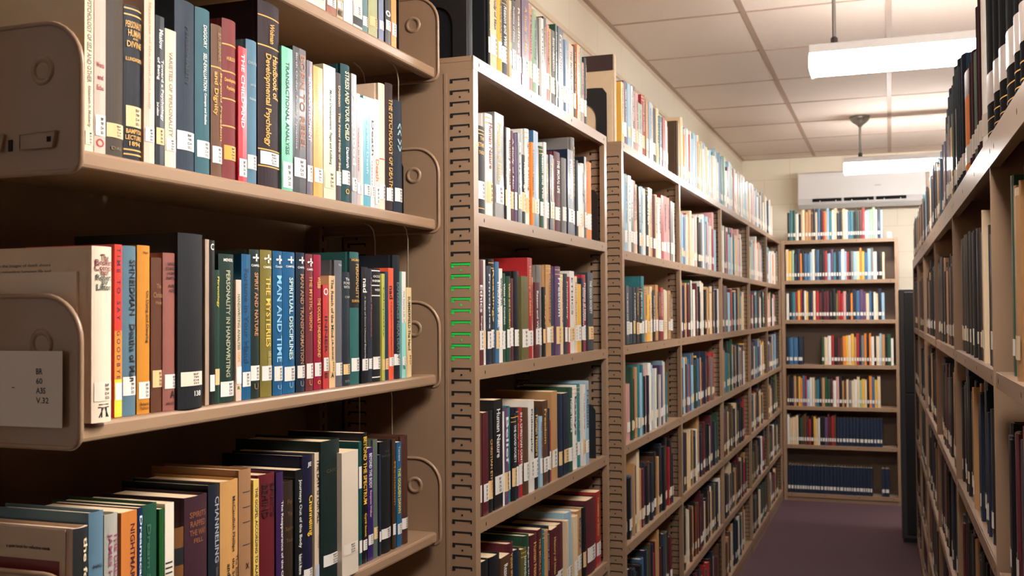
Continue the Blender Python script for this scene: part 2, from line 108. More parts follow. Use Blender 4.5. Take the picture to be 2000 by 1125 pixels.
S4=[
(0.9121, 0.9355, 0.1885, -0.842, (206, 180, 160), 'h', 'worn book showing cream and red cover titled the forgotten', ['P.0.995', ('the forgotten', 'd', 0.06, 0.65, 0.65, 0.4, (222, 200, 160))], None),
(0.9363, 0.9598, 0.201, -0.842, (88, 118, 136), 'h', 'pale blue grey book with faint stacked title', [('HALL', 'h', 0.29, 0.31, 0.5, 0.6, (25, 25, 28)), ('The', 'h', 0.47, 0.49, 0.5, 0.4, (25, 25, 28)), ('Meaning', 'h', 0.51, 0.53, 0.5, 0.7, (25, 25, 28)), ('of', 'h', 0.56, 0.575, 0.5, 0.3, (25, 25, 28)), ('Dreams', 'h', 0.6, 0.62, 0.5, 0.7, (25, 25, 28))], (0.8, 0.9, (228, 222, 212))),
(0.9606, 0.9825, 0.1944, -0.842, (168, 164, 152), 'h', 'grey book with pink lettering about the dream', [('JAMES HILLMAN', 'd', 0.11, 0.62, 0.28, 0.28, (140, 60, 90)), ('THE DREAM', 'd', 0.11, 0.45, 0.75, 0.32, (140, 60, 90))], (0.8, 0.9, (228, 222, 212))),
(0.9859, 1.0132, 0.1923, -0.842, (196, 118, 56), 'p', 'orange book titled Nightmares and in dark purple capitals', [('NIGHTMARES and', 'd', 0.08, 0.58, 0.7, 0.3, (60, 24, 40))], (0.8, 0.9, (228, 222, 212))),
(1.0141, 1.0231, 0.1931, -0.842, (26, 40, 72), 'p', 'dark blue slim book with white rounded letters', [('Dreamscape', 'd', 0.05, 0.5, 0.5, 0.7, (200, 215, 230))], (0.8, 0.9, (228, 222, 212))),
(1.024, 1.0519, 0.194, -0.842, (28, 78, 56), 'h', 'green cloth book with faint grey lettering', [('Dream Symbols', 'd', 0.12, 0.75, 0.3, 0.25, (60, 100, 80))], (0.8, 0.9, (228, 222, 212))),
(1.0529, 1.0625, 0.1849, -0.842, (36, 84, 40), 'p', 'thin bright green edge beside the striped white book', [], (0.8, 0.9, (228, 222, 212))),
(1.0634, 1.0811, 0.1893, -0.842, (222, 212, 192), 'p', 'white book with black horizontal stripes down the spine', ['S'], None),
(1.0841, 1.1043, 0.1548, -0.842, (112, 70, 34), 'h', 'short scuffed brown book left of the purple book', ['P.16.3'], None),
(1.1, 1.1465, 0.1899, -0.838, (62, 32, 42), 'h', 'wide purple brown book with faded stacked gold words', [('SPIRITS', 'h', 0.1, 0.14, 0.5, 0.7, (130, 80, 50)), ('RAPPED', 'h', 0.16, 0.2, 0.5, 0.65, (130, 80, 50)), ('THE WAY', 'h', 0.22, 0.26, 0.5, 0.7, (130, 80, 50)), ('FELL', 'h', 0.28, 0.31, 0.5, 0.4, (130, 80, 50)), ('o', 'h', 0.72, 0.75, 0.5, 0.2, (30, 15, 20))], (0.82, 0.9, (228, 222, 212))),
(1.1531, 1.1776, 0.1975, -0.842, (26, 32, 42), 'h', 'black book titled Channeling in outlined capitals', [('CHANNELING', 'd', 0.08, 0.52, 0.6, 0.42, (140, 150, 160)), ('Sam Thorne', 'd', 0.55, 0.72, 0.6, 0.25, (90, 95, 100))], (0.85, 0.93, (228, 222, 212))),
(1.1799, 1.2208, 0.1976, -0.842, (196, 146, 84), 'h', 'tan gold book titled The Bible the Supernatural', [('McCandlish Phillips', 'd', 0.11, 0.49, 0.6, 0.22, (25, 25, 28)), ('The Bible,', 'd', 0.52, 0.7, 0.82, 0.2, (25, 25, 28)), ('the Supernatural', 'd', 0.53, 0.9, 0.58, 0.2, (25, 25, 28)), ('and the Jews', 'd', 0.56, 0.86, 0.33, 0.2, (25, 25, 28))], None),
(1.222, 1.2515, 0.2075, -0.842, (158, 116, 80), 'h', 'tall worn tan cloth book with black ruled lines', ['D.15', 'D.25', 'D.35', 'D.50', ('X', 'h', 0.62, 0.66, 0.5, 0.3, (25, 25, 28)), ('Sprit', 'h', 0.76, 0.78, 0.5, 0.7, (25, 25, 28))], None),
(1.2527, 1.2666, 0.1899, -0.842, (224, 190, 100), 'p', 'slim yellow paperback with black capitals down its spine', [('THE GOSPEL ACCORDING TO ALAN KARDEC', 'd', 0.06, 0.9, 0.5, 0.5, (25, 25, 28))], None),
(1.2679, 1.3112, 0.1935, -0.842, (98, 24, 32), 'h', 'dark red book with blurred black block lettering', [('SPIRITS', 'd', 0.07, 0.32, 0.75, 0.3, (50, 12, 16)), ('BEHIND', 'd', 0.07, 0.32, 0.3, 0.3, (50, 12, 16))], (0.83, 0.93, (228, 222, 212))),
(1.3126, 1.3317, 0.1909, -0.842, (60, 32, 82), 'h', 'purple book titled The Reappearance of the Christ', [('The Reappearance of the Christ', 'd', 0.22, 0.88, 0.6, 0.5, (225, 222, 215))], None),
(1.3331, 1.3598, 0.1738, -0.842, (56, 40, 28), 'h', 'short dark brown torn book with faint gold words', [('For', 'h', 0.15, 0.19, 0.5, 0.5, (110, 80, 50)), ('You', 'h', 0.25, 0.29, 0.5, 0.5, (110, 80, 50)), ('Spirits', 'h', 0.38, 0.42, 0.5, 0.8, (110, 80, 50)), ('Today', 'h', 0.48, 0.52, 0.5, 0.7, (110, 80, 50))], (0.86, 0.95, (226, 190, 135))),
(1.3612, 1.3845, 0.1874, -0.842, (24, 26, 30), 'p', 'black paperback titled Journeys Out of the Body', [('Journeys Out of the Body', 'd', 0.08, 0.63, 0.6, 0.45, (225, 222, 215)), ('Robert A. Monroe', 'd', 0.68, 0.84, 0.6, 0.4, (225, 222, 215))], (0.86, 0.94, (228, 222, 212))),
(1.386, 1.416, 0.2053, -0.842, (22, 24, 54), 'h', 'navy book with big yellow title Channeling', [('JE', 'h', 0.05, 0.09, 0.5, 0.4, (225, 222, 215)), ('Channeling', 'd', 0.3, 0.6, 0.6, 0.6, (235, 195, 50))], (0.84, 0.92, (228, 222, 212))),
(1.4175, 1.4408, 0.2064, -0.842, (222, 200, 170), 'p', 'cream book titled The Law Is for All in black', [('THE LAW IS FOR ALL', 'd', 0.05, 0.53, 0.5, 0.5, (25, 25, 28)), ('Crowley', 'd', 0.62, 0.72, 0.5, 0.35, (120, 100, 90))], (0.84, 0.95, (190, 196, 210))),
(1.4287, 1.4868, 0.2224, -0.834, (20, 38, 36), 'h', 'thick black green book with square white label', [('CAYCE', 'h', 0.2, 0.225, 0.5, 0.6, (90, 80, 50))], (0.8, 0.88, (228, 222, 212))),
(1.4742, 1.5287, 0.1995, -0.826, (222, 206, 184), 'p', 'thick plain cream white book protruding over the shelf edge', [], (0.74, 0.83, (226, 214, 196))),
(1.5601, 1.571, 0.207, -0.842, (24, 84, 80), 'p', 'thin teal spine with pink and tan patches', ['V.2.38'], (0.8, 0.9, (228, 222, 212))),
(1.5728, 1.5893, 0.2199, -0.842, (24, 24, 28), 'p', 'tall black book with yellow title Beyond the Spectrum', [('BEYOND THE SPECTRUM', 'd', 0.03, 0.55, 0.6, 0.8, (225, 180, 50)), ('Cyril Scott', 'd', 0.62, 0.8, 0.6, 0.6, (225, 180, 50))], (0.82, 0.9, (228, 222, 212))),
(1.5912, 1.6118, 0.1923, -0.842, (52, 34, 98), 'p', 'purple paperback titled Beyond the Body', [('BEYOND THE BODY', 'd', 0.05, 0.36, 0.5, 0.5, (225, 222, 215)), ('Benjamin Walker', 'd', 0.38, 0.62, 0.5, 0.45, (220, 170, 190))], (0.77, 0.86, (228, 222, 212))),
(1.6137, 1.6309, 0.2038, -0.842, (92, 104, 94), 'h', 'grey green cloth book with cream label', [], (0.74, 0.84, (226, 190, 135))),
(1.6329, 1.6407, 0.1755, -0.842, (36, 44, 66), 'p', 'thin navy booklet on lowest visible bracket shelf', [], (0.76, 0.86, (228, 222, 212))),
(1.6426, 1.6846, 0.1964, -0.842, (24, 26, 28), 'h', 'glossy black book with faint grey stacked title', [('THE', 'h', 0.08, 0.1, 0.5, 0.4, (70, 75, 75)), ('INWARD', 'h', 0.12, 0.14, 0.5, 0.8, (70, 75, 75))], (0.78, 0.87, (228, 222, 212))),
(1.6867, 1.7011, 0.1956, -0.842, (70, 48, 30), 'h', 'slim brown book beside the blue Golden Dawn book', [('Meditation', 'd', 0.2, 0.6, 0.5, 0.5, (160, 120, 60))], (0.77, 0.87, (228, 222, 212))),
(1.7032, 1.7221, 0.1888, -0.842, (28, 96, 138), 'p', 'blue paperback titled The Golden Dawn in yellow', [('Torrens', 'd', 0.04, 0.18, 0.5, 0.4, (225, 222, 215)), ('THE GOLDEN DAWN', 'd', 0.25, 0.68, 0.5, 0.6, (235, 205, 50))], (0.78, 0.88, (228, 222, 212))),
(1.7242, 1.7544, 0.1969, -0.842, (82, 48, 36), 'h', 'tall plain brown book last on lowest visible shelf', [], (0.76, 0.86, (228, 222, 212))),
]
U2=[
('top shelf', 0.502, [(1.9718, 1.9862, 0.1556, (26, 26, 28)), (1.9862, 2.0278, 0.1832, (224, 198, 160)), (2.0278, 2.0553, 0.1761, (226, 176, 70)), (2.0553, 2.0962, 0.1727, (60, 66, 74)), (2.0962, 2.1123, 0.1731, (224, 198, 160)), (2.1123, 2.1385, 0.1802, (26, 26, 28)), (2.1385, 2.1756, 0.1939, (92, 62, 42)), (2.1756, 2.2244, 0.205, (96, 70, 104)), (2.2244, 2.2532, 0.1995, (206, 152, 146)), (2.2532, 2.2864, 0.1973, (150, 180, 150)), (2.2864, 2.3128, 0.1896, (26, 26, 28)), (2.3128, 2.332, 0.1921, (226, 220, 208)), (2.332, 2.3554, 0.2003, (26, 26, 28)), (2.3554, 2.3873, 0.1889, (206, 152, 146)), (2.3873, 2.3954, 0.1853, (226, 176, 70)), (2.3954, 2.4366, 0.1865, (120, 116, 112)), (2.4366, 2.4535, 0.2095, (38, 76, 56)), (2.4535, 2.4965, 0.2082, (30, 42, 62)), (2.4965, 2.523, 0.1869, (62, 104, 140)), (2.523, 2.55, 0.1908, (62, 104, 140)), (2.55, 2.5915, 0.1898, (186, 140, 92)), (2.5915, 2.6151, 0.1951, (92, 62, 42)), (2.6151, 2.6439, 0.2028, (224, 130, 52)), (2.6439, 2.6634, 0.2004, (150, 180, 150)), (2.6634, 2.6982, 0.1676, (206, 152, 146)), (2.6982, 2.7236, 0.1872, (26, 26, 28))]),
('second shelf', 0.197, [(1.9212, 1.9646, 0.1783, (26, 26, 28)), (1.9646, 2.0068, 0.2098, (226, 220, 208)), (2.0068, 2.0615, 0.2196, (120, 116, 112)), (2.0615, 2.074, 0.197, (26, 26, 28)), (2.074, 2.1058, 0.1985, (226, 220, 208)), (2.1058, 2.1319, 0.1977, (92, 34, 42)), (2.1319, 2.1519, 0.1958, (96, 70, 104)), (2.1519, 2.179, 0.1996, (60, 66, 74)), (2.179, 2.2102, 0.1557, (26, 26, 28)), (2.2102, 2.2387, 0.2185, (226, 220, 208)), (2.2387, 2.2568, 0.1916, (224, 130, 52)), (2.2568, 2.2901, 0.2218, (62, 104, 140)), (2.2901, 2.3014, 0.1869, (186, 140, 92)), (2.3014, 2.332, 0.1924, (38, 76, 56)), (2.332, 2.3515, 0.2059, (226, 220, 208)), (2.3515, 2.3793, 0.1811, (92, 62, 42)), (2.3793, 2.4076, 0.1838, (30, 42, 62)), (2.4076, 2.4283, 0.1784, (186, 140, 92)), (2.4283, 2.4791, 0.1987, (92, 34, 42)), (2.4791, 2.5185, 0.1896, (120, 116, 112)), (2.5185, 2.5683, 0.2169, (30, 42, 62)), (2.5683, 2.6009, 0.2552, (120, 116, 112)), (2.6009, 2.6198, 0.1996, (60, 66, 74)), (2.6198, 2.6536, 0.1895, (224, 198, 160)), (2.6536, 2.6832, 0.1992, (226, 220, 208)), (2.6832, 2.7032, 0.2207, (26, 26, 28)), (2.7032, 2.7185, 0.2063, (224, 130, 52)), (2.7185, 2.7651, 0.2119, (224, 130, 52))]),
('third shelf', -0.104, [(1.913, 1.9378, 0.2095, (92, 34, 42)), (1.9378, 1.9518, 0.2104, (226, 220, 208)), (1.9518, 1.9775, 0.1989, (30, 42, 62)), (1.9775, 2.0086, 0.2147, (26, 26, 28)), (2.0086, 2.0308, 0.2096, (62, 104, 140)), (2.0308, 2.0522, 0.1965, (226, 220, 208)), (2.0522, 2.0762, 0.1876, (38, 76, 56)), (2.0762, 2.1013, 0.1819, (38, 76, 56)), (2.1013, 2.1286, 0.1782, (92, 34, 42)), (2.1286, 2.162, 0.1948, (26, 26, 28)), (2.162, 2.2102, 0.1849, (104, 98, 54)), (2.2102, 2.2423, 0.2279, (164, 40, 42)), (2.2423, 2.2568, 0.1845, (224, 198, 160)), (2.2568, 2.2886, 0.1733, (92, 34, 42)), (2.2886, 2.3204, 0.2136, (120, 116, 112)), (2.3204, 2.3436, 0.164, (26, 26, 28)), (2.3436, 2.3817, 0.2172, (186, 140, 92)), (2.3817, 2.4158, 0.1951, (30, 42, 62)), (2.4158, 2.4577, 0.2164, (96, 70, 104)), (2.4577, 2.4878, 0.1987, (224, 198, 160)), (2.4878, 2.5141, 0.2009, (60, 66, 74)), (2.5141, 2.5346, 0.1939, (164, 40, 42)), (2.5346, 2.5761, 0.2093, (226, 220, 208)), (2.5761, 2.5985, 0.1971, (224, 198, 160)), (2.5985, 2.641, 0.178, (226, 176, 70)), (2.641, 2.6634, 0.1937, (30, 42, 62)), (2.6634, 2.6982, 0.2041, (164, 40, 42)), (2.6982, 2.753, 0.2111, (60, 66, 74))]),
('fourth shelf', -0.403, [(1.9157, 1.9267, 0.2054, (92, 62, 42)), (1.9267, 1.9575, 0.2045, (92, 34, 42)), (1.9575, 1.9892, 0.2047, (26, 26, 28)), (1.9892, 2.0399, 0.2241, (26, 26, 28)), (2.0399, 2.0509, 0.1961, (226, 220, 208)), (2.0509, 2.0866, 0.2004, (96, 70, 104)), (2.0866, 2.0962, 0.2038, (48, 120, 130)), (2.0962, 2.1286, 0.1856, (26, 26, 28)), (2.1286, 2.1452, 0.1955, (30, 42, 62)), (2.1452, 2.1722, 0.1936, (164, 40, 42)), (2.1722, 2.2102, 0.1907, (92, 62, 42)), (2.2102, 2.2459, 0.2059, (226, 220, 208)), (2.2459, 2.2864, 0.1842, (26, 26, 28)), (2.2864, 2.309, 0.1625, (150, 182, 200)), (2.309, 2.3475, 0.1966, (92, 62, 42)), (2.3475, 2.3697, 0.1748, (30, 42, 62)), (2.3697, 2.3833, 0.1453, (164, 40, 42)), (2.3833, 2.4308, 0.2124, (186, 140, 92)), (2.4308, 2.4662, 0.2018, (30, 42, 62)), (2.4662, 2.5128, 0.2025, (30, 42, 62)), (2.5128, 2.5545, 0.2121, (38, 76, 56)), (2.5545, 2.6079, 0.2141, (226, 220, 208)), (2.6079, 2.639, 0.2152, (48, 120, 130)), (2.639, 2.6634, 0.212, (226, 220, 208)), (2.6634, 2.7083, 0.2192, (150, 182, 200))]),
('fifth shelf', -0.7, [(1.9157, 1.9632, 0.2069, (26, 26, 28)), (1.9632, 2.0217, 0.2064, (26, 26, 28)), (2.0217, 2.0771, 0.1929, (92, 62, 42)), (2.0771, 2.1123, 0.2099, (92, 34, 42)), (2.1123, 2.1539, 0.1878, (30, 42, 62)), (2.1539, 2.1893, 0.1818, (104, 98, 54)), (2.1893, 2.2208, 0.2039, (38, 76, 56)), (2.2208, 2.2678, 0.1983, (92, 34, 42)), (2.2678, 2.2976, 0.2023, (92, 34, 42)), (2.2976, 2.3128, 0.1955, (48, 120, 130)), (2.3128, 2.3436, 0.1911, (186, 140, 92)), (2.3436, 2.3633, 0.1944, (30, 42, 62)), (2.3633, 2.4158, 0.1839, (92, 34, 42)), (2.4158, 2.4791, 0.1826, (92, 34, 42)), (2.4791, 2.5009, 0.1832, (224, 198, 160)), (2.5009, 2.5527, 0.198, (150, 182, 200)), (2.5527, 2.5915, 0.1795, (224, 198, 160)), (2.5915, 2.6439, 0.1856, (186, 140, 92)), (2.6439, 2.6782, 0.1859, (26, 26, 28)), (2.6782, 2.7704, 0.198, (92, 34, 42)), (2.7704, 2.8186, 0.2056, (164, 40, 42))]),
]
U3=[
('top', 0.505, [(3.0392, 3.0745, 0.1874, (226, 176, 70)), (3.0745, 3.1133, 0.1984, (96, 70, 104)), (3.1133, 3.1557, 0.1988, (150, 182, 200)), (3.1557, 3.1784, 0.1991, (226, 220, 208)), (3.1784, 3.2203, 0.2057, (92, 62, 42)), (3.2203, 3.2633, 0.1911, (206, 152, 146)), (3.2633, 3.3223, 0.1674, (150, 180, 150)), (3.3223, 3.3679, 0.2048, (164, 40, 42)), (3.3679, 3.4067, 0.1958, (186, 140, 92)), (3.4067, 3.4504, 0.1967, (150, 182, 200)), (3.4504, 3.4788, 0.1983, (224, 198, 160)), (3.4788, 3.5452, 0.1928, (26, 26, 28)), (3.5452, 3.588, 0.1994, (224, 198, 160)), (3.588, 3.6317, 0.1816, (48, 120, 130)), (3.6317, 3.6719, 0.1834, (164, 40, 42)), (3.6719, 3.7038, 0.1785, (226, 220, 208)), (3.7038, 3.7361, 0.1633, (206, 152, 146))]),
('second shelf', 0.183, [(3.0648, 3.104, 0.235, (150, 182, 200)), (3.104, 3.1374, 0.2347, (226, 220, 208)), (3.1374, 3.1784, 0.2264, (38, 76, 56)), (3.1784, 3.2133, 0.2276, (206, 152, 146)), (3.2133, 3.2489, 0.2203, (224, 198, 160)), (3.2489, 3.2779, 0.2157, (26, 26, 28)), (3.2779, 3.3148, 0.221, (150, 182, 200)), (3.3148, 3.3526, 0.2185, (226, 220, 208)), (3.3526, 3.3911, 0.2244, (26, 26, 28)), (3.3911, 3.4225, 0.23, (224, 198, 160)), (3.4225, 3.4625, 0.2305, (186, 140, 92)), (3.4625, 3.5034, 0.2121, (92, 34, 42)), (3.5034, 3.5452, 0.2182, (224, 198, 160)), (3.5452, 3.6054, 0.2127, (226, 220, 208)), (3.6054, 3.6495, 0.2272, (164, 40, 42)), (3.6495, 3.7038, 0.2287, (206, 152, 146)), (3.7038, 3.7596, 0.2287, (206, 152, 146)), (3.7596, 3.8073, 0.2207, (120, 116, 112)), (3.8073, 3.8463, 0.2192, (226, 220, 208))]),
('third shelf', -0.098, [(3.0648, 3.0974, 0.178, (60, 66, 74)), (3.0974, 3.1307, 0.1756, (60, 66, 74)), (3.1307, 3.1646, 0.1747, (60, 66, 74)), (3.1646, 3.1992, 0.1754, (60, 66, 74)), (3.1992, 3.2417, 0.1763, (26, 26, 28)), (3.2417, 3.2926, 0.1772, (26, 26, 28)), (3.2926, 3.3336, 0.2131, (48, 120, 130)), (3.3336, 3.3679, 0.1723, (186, 140, 92)), (3.3679, 3.4225, 0.1544, (226, 176, 70)), (3.4225, 3.4544, 0.1825, (224, 198, 160)), (3.4544, 3.487, 0.1711, (26, 26, 28)), (3.487, 3.5284, 0.1892, (186, 140, 92)), (3.5284, 3.5708, 0.1672, (92, 34, 42)), (3.5708, 3.6141, 0.1822, (164, 40, 42)), (3.6141, 3.6495, 0.1758, (224, 198, 160)), (3.6495, 3.6946, 0.1729, (226, 220, 208)), (3.6946, 3.7408, 0.1737, (186, 140, 92)), (3.7408, 3.7881, 0.1614, (92, 62, 42))]),
]
RT=[(1.262, 1.3362, 0.1109, (26, 26, 28)), (1.3362, 1.4114, 0.1346, (26, 26, 28)), (1.4114, 1.4666, 0.1553, (26, 26, 28)), (1.4666, 1.5214, 0.1726, (26, 26, 28)), (1.5214, 1.5807, 0.1905, (26, 26, 28)), (1.5807, 1.645, 0.2099, (26, 26, 28)), (1.645, 1.7628, 0.2379, (26, 26, 28)), (1.7628, 1.8516, 0.2705, (26, 26, 28)), (1.8516, 1.9416, 0.2983, (26, 26, 28)), (1.9416, 2.0701, 0.33, (26, 26, 28)), (2.0701, 2.1518, 0.3034, (226, 220, 208)), (2.1518, 2.2404, 0.3181, (92, 34, 42)), (2.2404, 2.3119, 0.23, (150, 180, 150)), (2.3119, 2.4285, 0.2484, (92, 34, 42)), (2.4285, 2.5886, 0.2402, (224, 130, 52)), (2.5886, 2.7194, 0.3051, (30, 42, 62)), (2.7194, 2.8267, 0.3237, (30, 42, 62)), (2.8267, 2.9431, 0.33, (26, 26, 28)), (2.9431, 3.0478, 0.3055, (30, 42, 62)), (3.0478, 3.1605, 0.3178, (26, 26, 28)), (3.1605, 3.2819, 0.2829, (92, 62, 42))]
# ---------------------------------------------------------------- helpers
def lin(c):
    return tuple((v/255/12.92 if v<=10 else ((v/255+.055)/1.055)**2.4) for v in c)+(1,)
_m={}
def mat(name,c,rough=.6,metal=0,bump=0,bscale=200,var=0,vscale=8,spec=.5,emit=0,stretch=None,coat=0):
    key=(name,)
    if key in _m: return _m[key]
    m=bpy.data.materials.new(name); m.use_nodes=True; nt=m.node_tree; b=nt.nodes['Principled BSDF']
    col=c if len(c)==4 else lin(c)
    b.inputs['Base Color'].default_value=col; b.inputs['Roughness'].default_value=rough; b.inputs['Metallic'].default_value=metal
    b.inputs['Specular IOR Level'].default_value=spec; b.inputs['Coat Weight'].default_value=coat; b.inputs['Coat Roughness'].default_value=.12
    if emit:
        b.inputs['Emission Color'].default_value=LAMP_COL+(1,); b.inputs['Emission Strength'].default_value=emit
    tc=nt.nodes.new('ShaderNodeTexCoord')
    def noise(sc,det=4):
        n=nt.nodes.new('ShaderNodeTexNoise'); n.inputs['Scale'].default_value=sc; n.inputs['Detail'].default_value=det
        if stretch:
            mp=nt.nodes.new('ShaderNodeMapping'); mp.inputs['Scale'].default_value=stretch
            nt.links.new(tc.outputs['Object'],mp.inputs[0]); nt.links.new(mp.outputs[0],n.inputs['Vector'])
        else: nt.links.new(tc.outputs['Object'],n.inputs['Vector'])
        return n
    if var:
        n=noise(vscale); mx=nt.nodes.new('ShaderNodeMix'); mx.data_type='RGBA'
        mx.inputs['A'].default_value=tuple(x*(1-var) for x in col[:3])+(1,); mx.inputs['B'].default_value=tuple(min(1,x*(1+var)) for x in col[:3])+(1,)
        nt.links.new(n.outputs['Fac'],mx.inputs['Factor']); nt.links.new(mx.outputs['Result'],b.inputs['Base Color'])
    if bump:
        n=noise(bscale); bp=nt.nodes.new('ShaderNodeBump'); bp.inputs['Strength'].default_value=bump; bp.inputs['Distance'].default_value=.0006
        nt.links.new(n.outputs['Fac'],bp.inputs['Height']); nt.links.new(bp.outputs[0],b.inputs['Normal'])
    _m[key]=m; return m
PAINT=mat('tan_enamel_paint',(152,123,97),.3,bump=.25,bscale=500,var=.06,vscale=5)
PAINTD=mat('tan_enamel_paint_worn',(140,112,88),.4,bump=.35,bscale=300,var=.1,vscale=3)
BLK=mat('black_enamel',(22,22,24),.45)
HOLE=mat('dark_slot',(8,8,8),.9)
GREEN=mat('green_tape',(30,215,80),.5)
PAGES=mat('page_edges',(226,198,160),.9,var=.16,vscale=30,stretch=(1,90,1))
PAPER=mat('white_paper_label',(232,226,216),.45)
WHITE=mat('white_enamel',(235,235,235),.35)
STEEL=mat('brushed_steel',(150,148,145),.3,metal=.9)
WIRE=mat('pale_steel_wire',(190,175,155),.3,metal=.6)
INK=mat('black_ink',(35,33,34),.7)
def cmat(c,kind):
    c=tuple(int(max(0,v-1)) for v in c); mx=max(c)/255; c=tuple(int(v*(.88+.12*mx)) for v in c)
    n='%s_%02x%02x%02x'%('cloth' if kind=='h' else 'card',*c)
    if kind=='d': return mat('dull_'+n,c,.85,spec=.08,var=.08,vscale=40)
    if kind=='h': return mat(n,c,.55,bump=.4,bscale=1500,var=.08,vscale=40,spec=.28)
    return mat(n,c,.36,var=.05,vscale=20,coat=.12)
def lmat(c): return mat('ink_%02x%02x%02x'%tuple(c),c,.5)
class MB:
    def __init__(s): s.v=[];s.f=[];s.m=[];s.mats=[];s.sm=[]
    def mi(s,m):
        if m not in s.mats: s.mats.append(m)
        return s.mats.index(m)
    def add(s,vs,fs,m,smooth=False):
        o=len(s.v); s.v+=[tuple(v) for v in vs]; k=s.mi(m)
        for f in fs: s.f.append([i+o for i in f]); s.m.append(k); s.sm.append(smooth)
    def box(s,x0,x1,y0,y1,z0,z1,m):
        s.add([(x,y,z) for z in(z0,z1) for y in(y0,y1) for x in(x0,x1)],[(0,2,3,1),(4,5,7,6),(0,1,5,4),(2,6,7,3),(0,4,6,2),(1,3,7,5)],m)
    def prism(s,pts,z0,z1,m,ax='z',smooth=False):
        # pts counter-clockwise outline; ax = extrusion axis
        n=len(pts)
        def P(a,b,c): return (a,b,c) if ax=='z' else ((a,c,b) if ax=='y' else (c,a,b))
        vs=[P(a,b,z0) for a,b in pts]+[P(a,b,z1) for a,b in pts]
        fs=[tuple(range(n))[::-1],tuple(range(n,2*n))]
        s.add(vs,fs,m); o=len(s.v)-2*n; k=s.mi(m)
        for i in range(n):
            j=(i+1)%n; s.f.append([o+i,o+j,o+n+j,o+n+i]); s.m.append(k); s.sm.append(smooth)
    def tube(s,pts,r,m,n=8,closed=False):
        pts=[Vector(p) for p in pts]; N=len(pts); rings=[]
        ref=Vector((0,0,1))
        for i,p in enumerate(pts):
            a=pts[i-1] if (i or closed) else p; b=pts[(i+1)%N] if (i<N-1 or closed) else p
            t=(b-a).normalized()
            u=t.cross(ref)
            if u.length<.05: u=t.cross(Vector((0,1,0)))
            if u.length<.05: u=t.cross(Vector((1,0,0)))
            u.normalize(); w=t.cross(u)
            if rings and (u.dot(lu)<0): u=-u; w=-w
            if rings and abs(u.dot(lu))<.5:
                u=(lu-t*lu.dot(t)).normalized(); w=t.cross(u)
            lu=u
            rings.append([p+r*(math.cos(q*math.tau/n)*u+math.sin(q*math.tau/n)*w) for q in range(n)])
        vs=[v for rg in rings for v in rg]; fs=[]
        for i in range(N if closed else N-1):
            j=(i+1)%N
            for q in range(n): fs.append((i*n+q,i*n+(q+1)%n,j*n+(q+1)%n,j*n+q))
        if not closed: fs+= [tuple(range(n))[::-1],tuple(range((N-1)*n,N*n))]
        s.add(vs,fs,m,True)
    def lathe(s,prof,m,c=(0,0,0),n=24):
        vs=[];fs=[]
        for r,z in prof:
            for q in range(n): a=q*math.tau/n; vs.append((c[0]+r*math.cos(a),c[1]+r*math.sin(a),c[2]+z))
        for i in range(len(prof)-1):
            for q in range(n): fs.append((i*n+q,i*n+(q+1)%n,(i+1)*n+(q+1)%n,(i+1)*n+q))
        s.add(vs,fs,m,True)
    def build(s,name,parent=None,bevel=0,fix=True,loc=None):
        me=bpy.data.meshes.new(name); me.from_pydata(s.v,[],s.f); 
        for m in s.mats: me.materials.append(m)
        me.polygons.foreach_set('material_index',s.m); me.polygons.foreach_set('use_smooth',s.sm)
        if fix:
            bm=bmesh.new(); bm.from_mesh(me); bmesh.ops.recalc_face_normals(bm,faces=bm.faces[:]); bm.to_mesh(me); bm.free()
        o=bpy.data.objects.new(name,me); COL.objects.link(o)
        if parent: o.parent=parent
        if loc: o.location=loc
        if bevel:
            b=o.modifiers.new('bevel','BEVEL'); b.width=bevel; b.segments=2; b.limit_method='ANGLE'; b.angle_limit=math.radians(40)
        return o
def root(name,label,cat,loc,rz=0,group=None):
    o=bpy.data.objects.new(name,None); o.empty_display_size=.03; COL.objects.link(o); o.location=loc; o.rotation_euler=(0,0,rz)
    o['label']=label; o['category']=cat
    if group: o['group']=group
    return o
def tag(o,label=None,cat=None,group=None,kind=None):
    if label: o['label']=label
    if cat: o['category']=cat
    if group: o['group']=group
    if kind: o['kind']=kind
    return o
# ---------------------------------------------------------------- books
def bulge(y,t,b):   # how far back the spine surface lies at y
    return -b*min(1,(2*y/t)**2)
_txt={}
def text_geo(s):
    if s in _txt: return _txt[s]
    c=bpy.data.curves.new('t','FONT'); c.body=s; c.size=1; c.resolution_u=2; c.fill_mode='FRONT'; c.offset=.018
    o=bpy.data.objects.new('t',c); COL.objects.link(o)
    dg=bpy.context.evaluated_depsgraph_get(); me=bpy.data.meshes.new_from_object(o.evaluated_get(dg))
    vs=[(v.co.x,v.co.y) for v in me.vertices]; fs=[tuple(p.vertices) for p in me.polygons]
    bpy.data.objects.remove(o); bpy.data.curves.remove(c); bpy.data.meshes.remove(me)
    if not vs: vs=[(0,0)]
    x0=min(v[0] for v in vs);x1=max(v[0] for v in vs);y0=min(v[1] for v in vs);y1=max(v[1] for v in vs)
    vs=[((x-x0)/max(x1-x0,1e-6),(y-y0)/max(y1-y0,1e-6)) for x,y in vs]
    _txt[s]=(vs,fs); return _txt[s]
GOLD=(214,160,72)
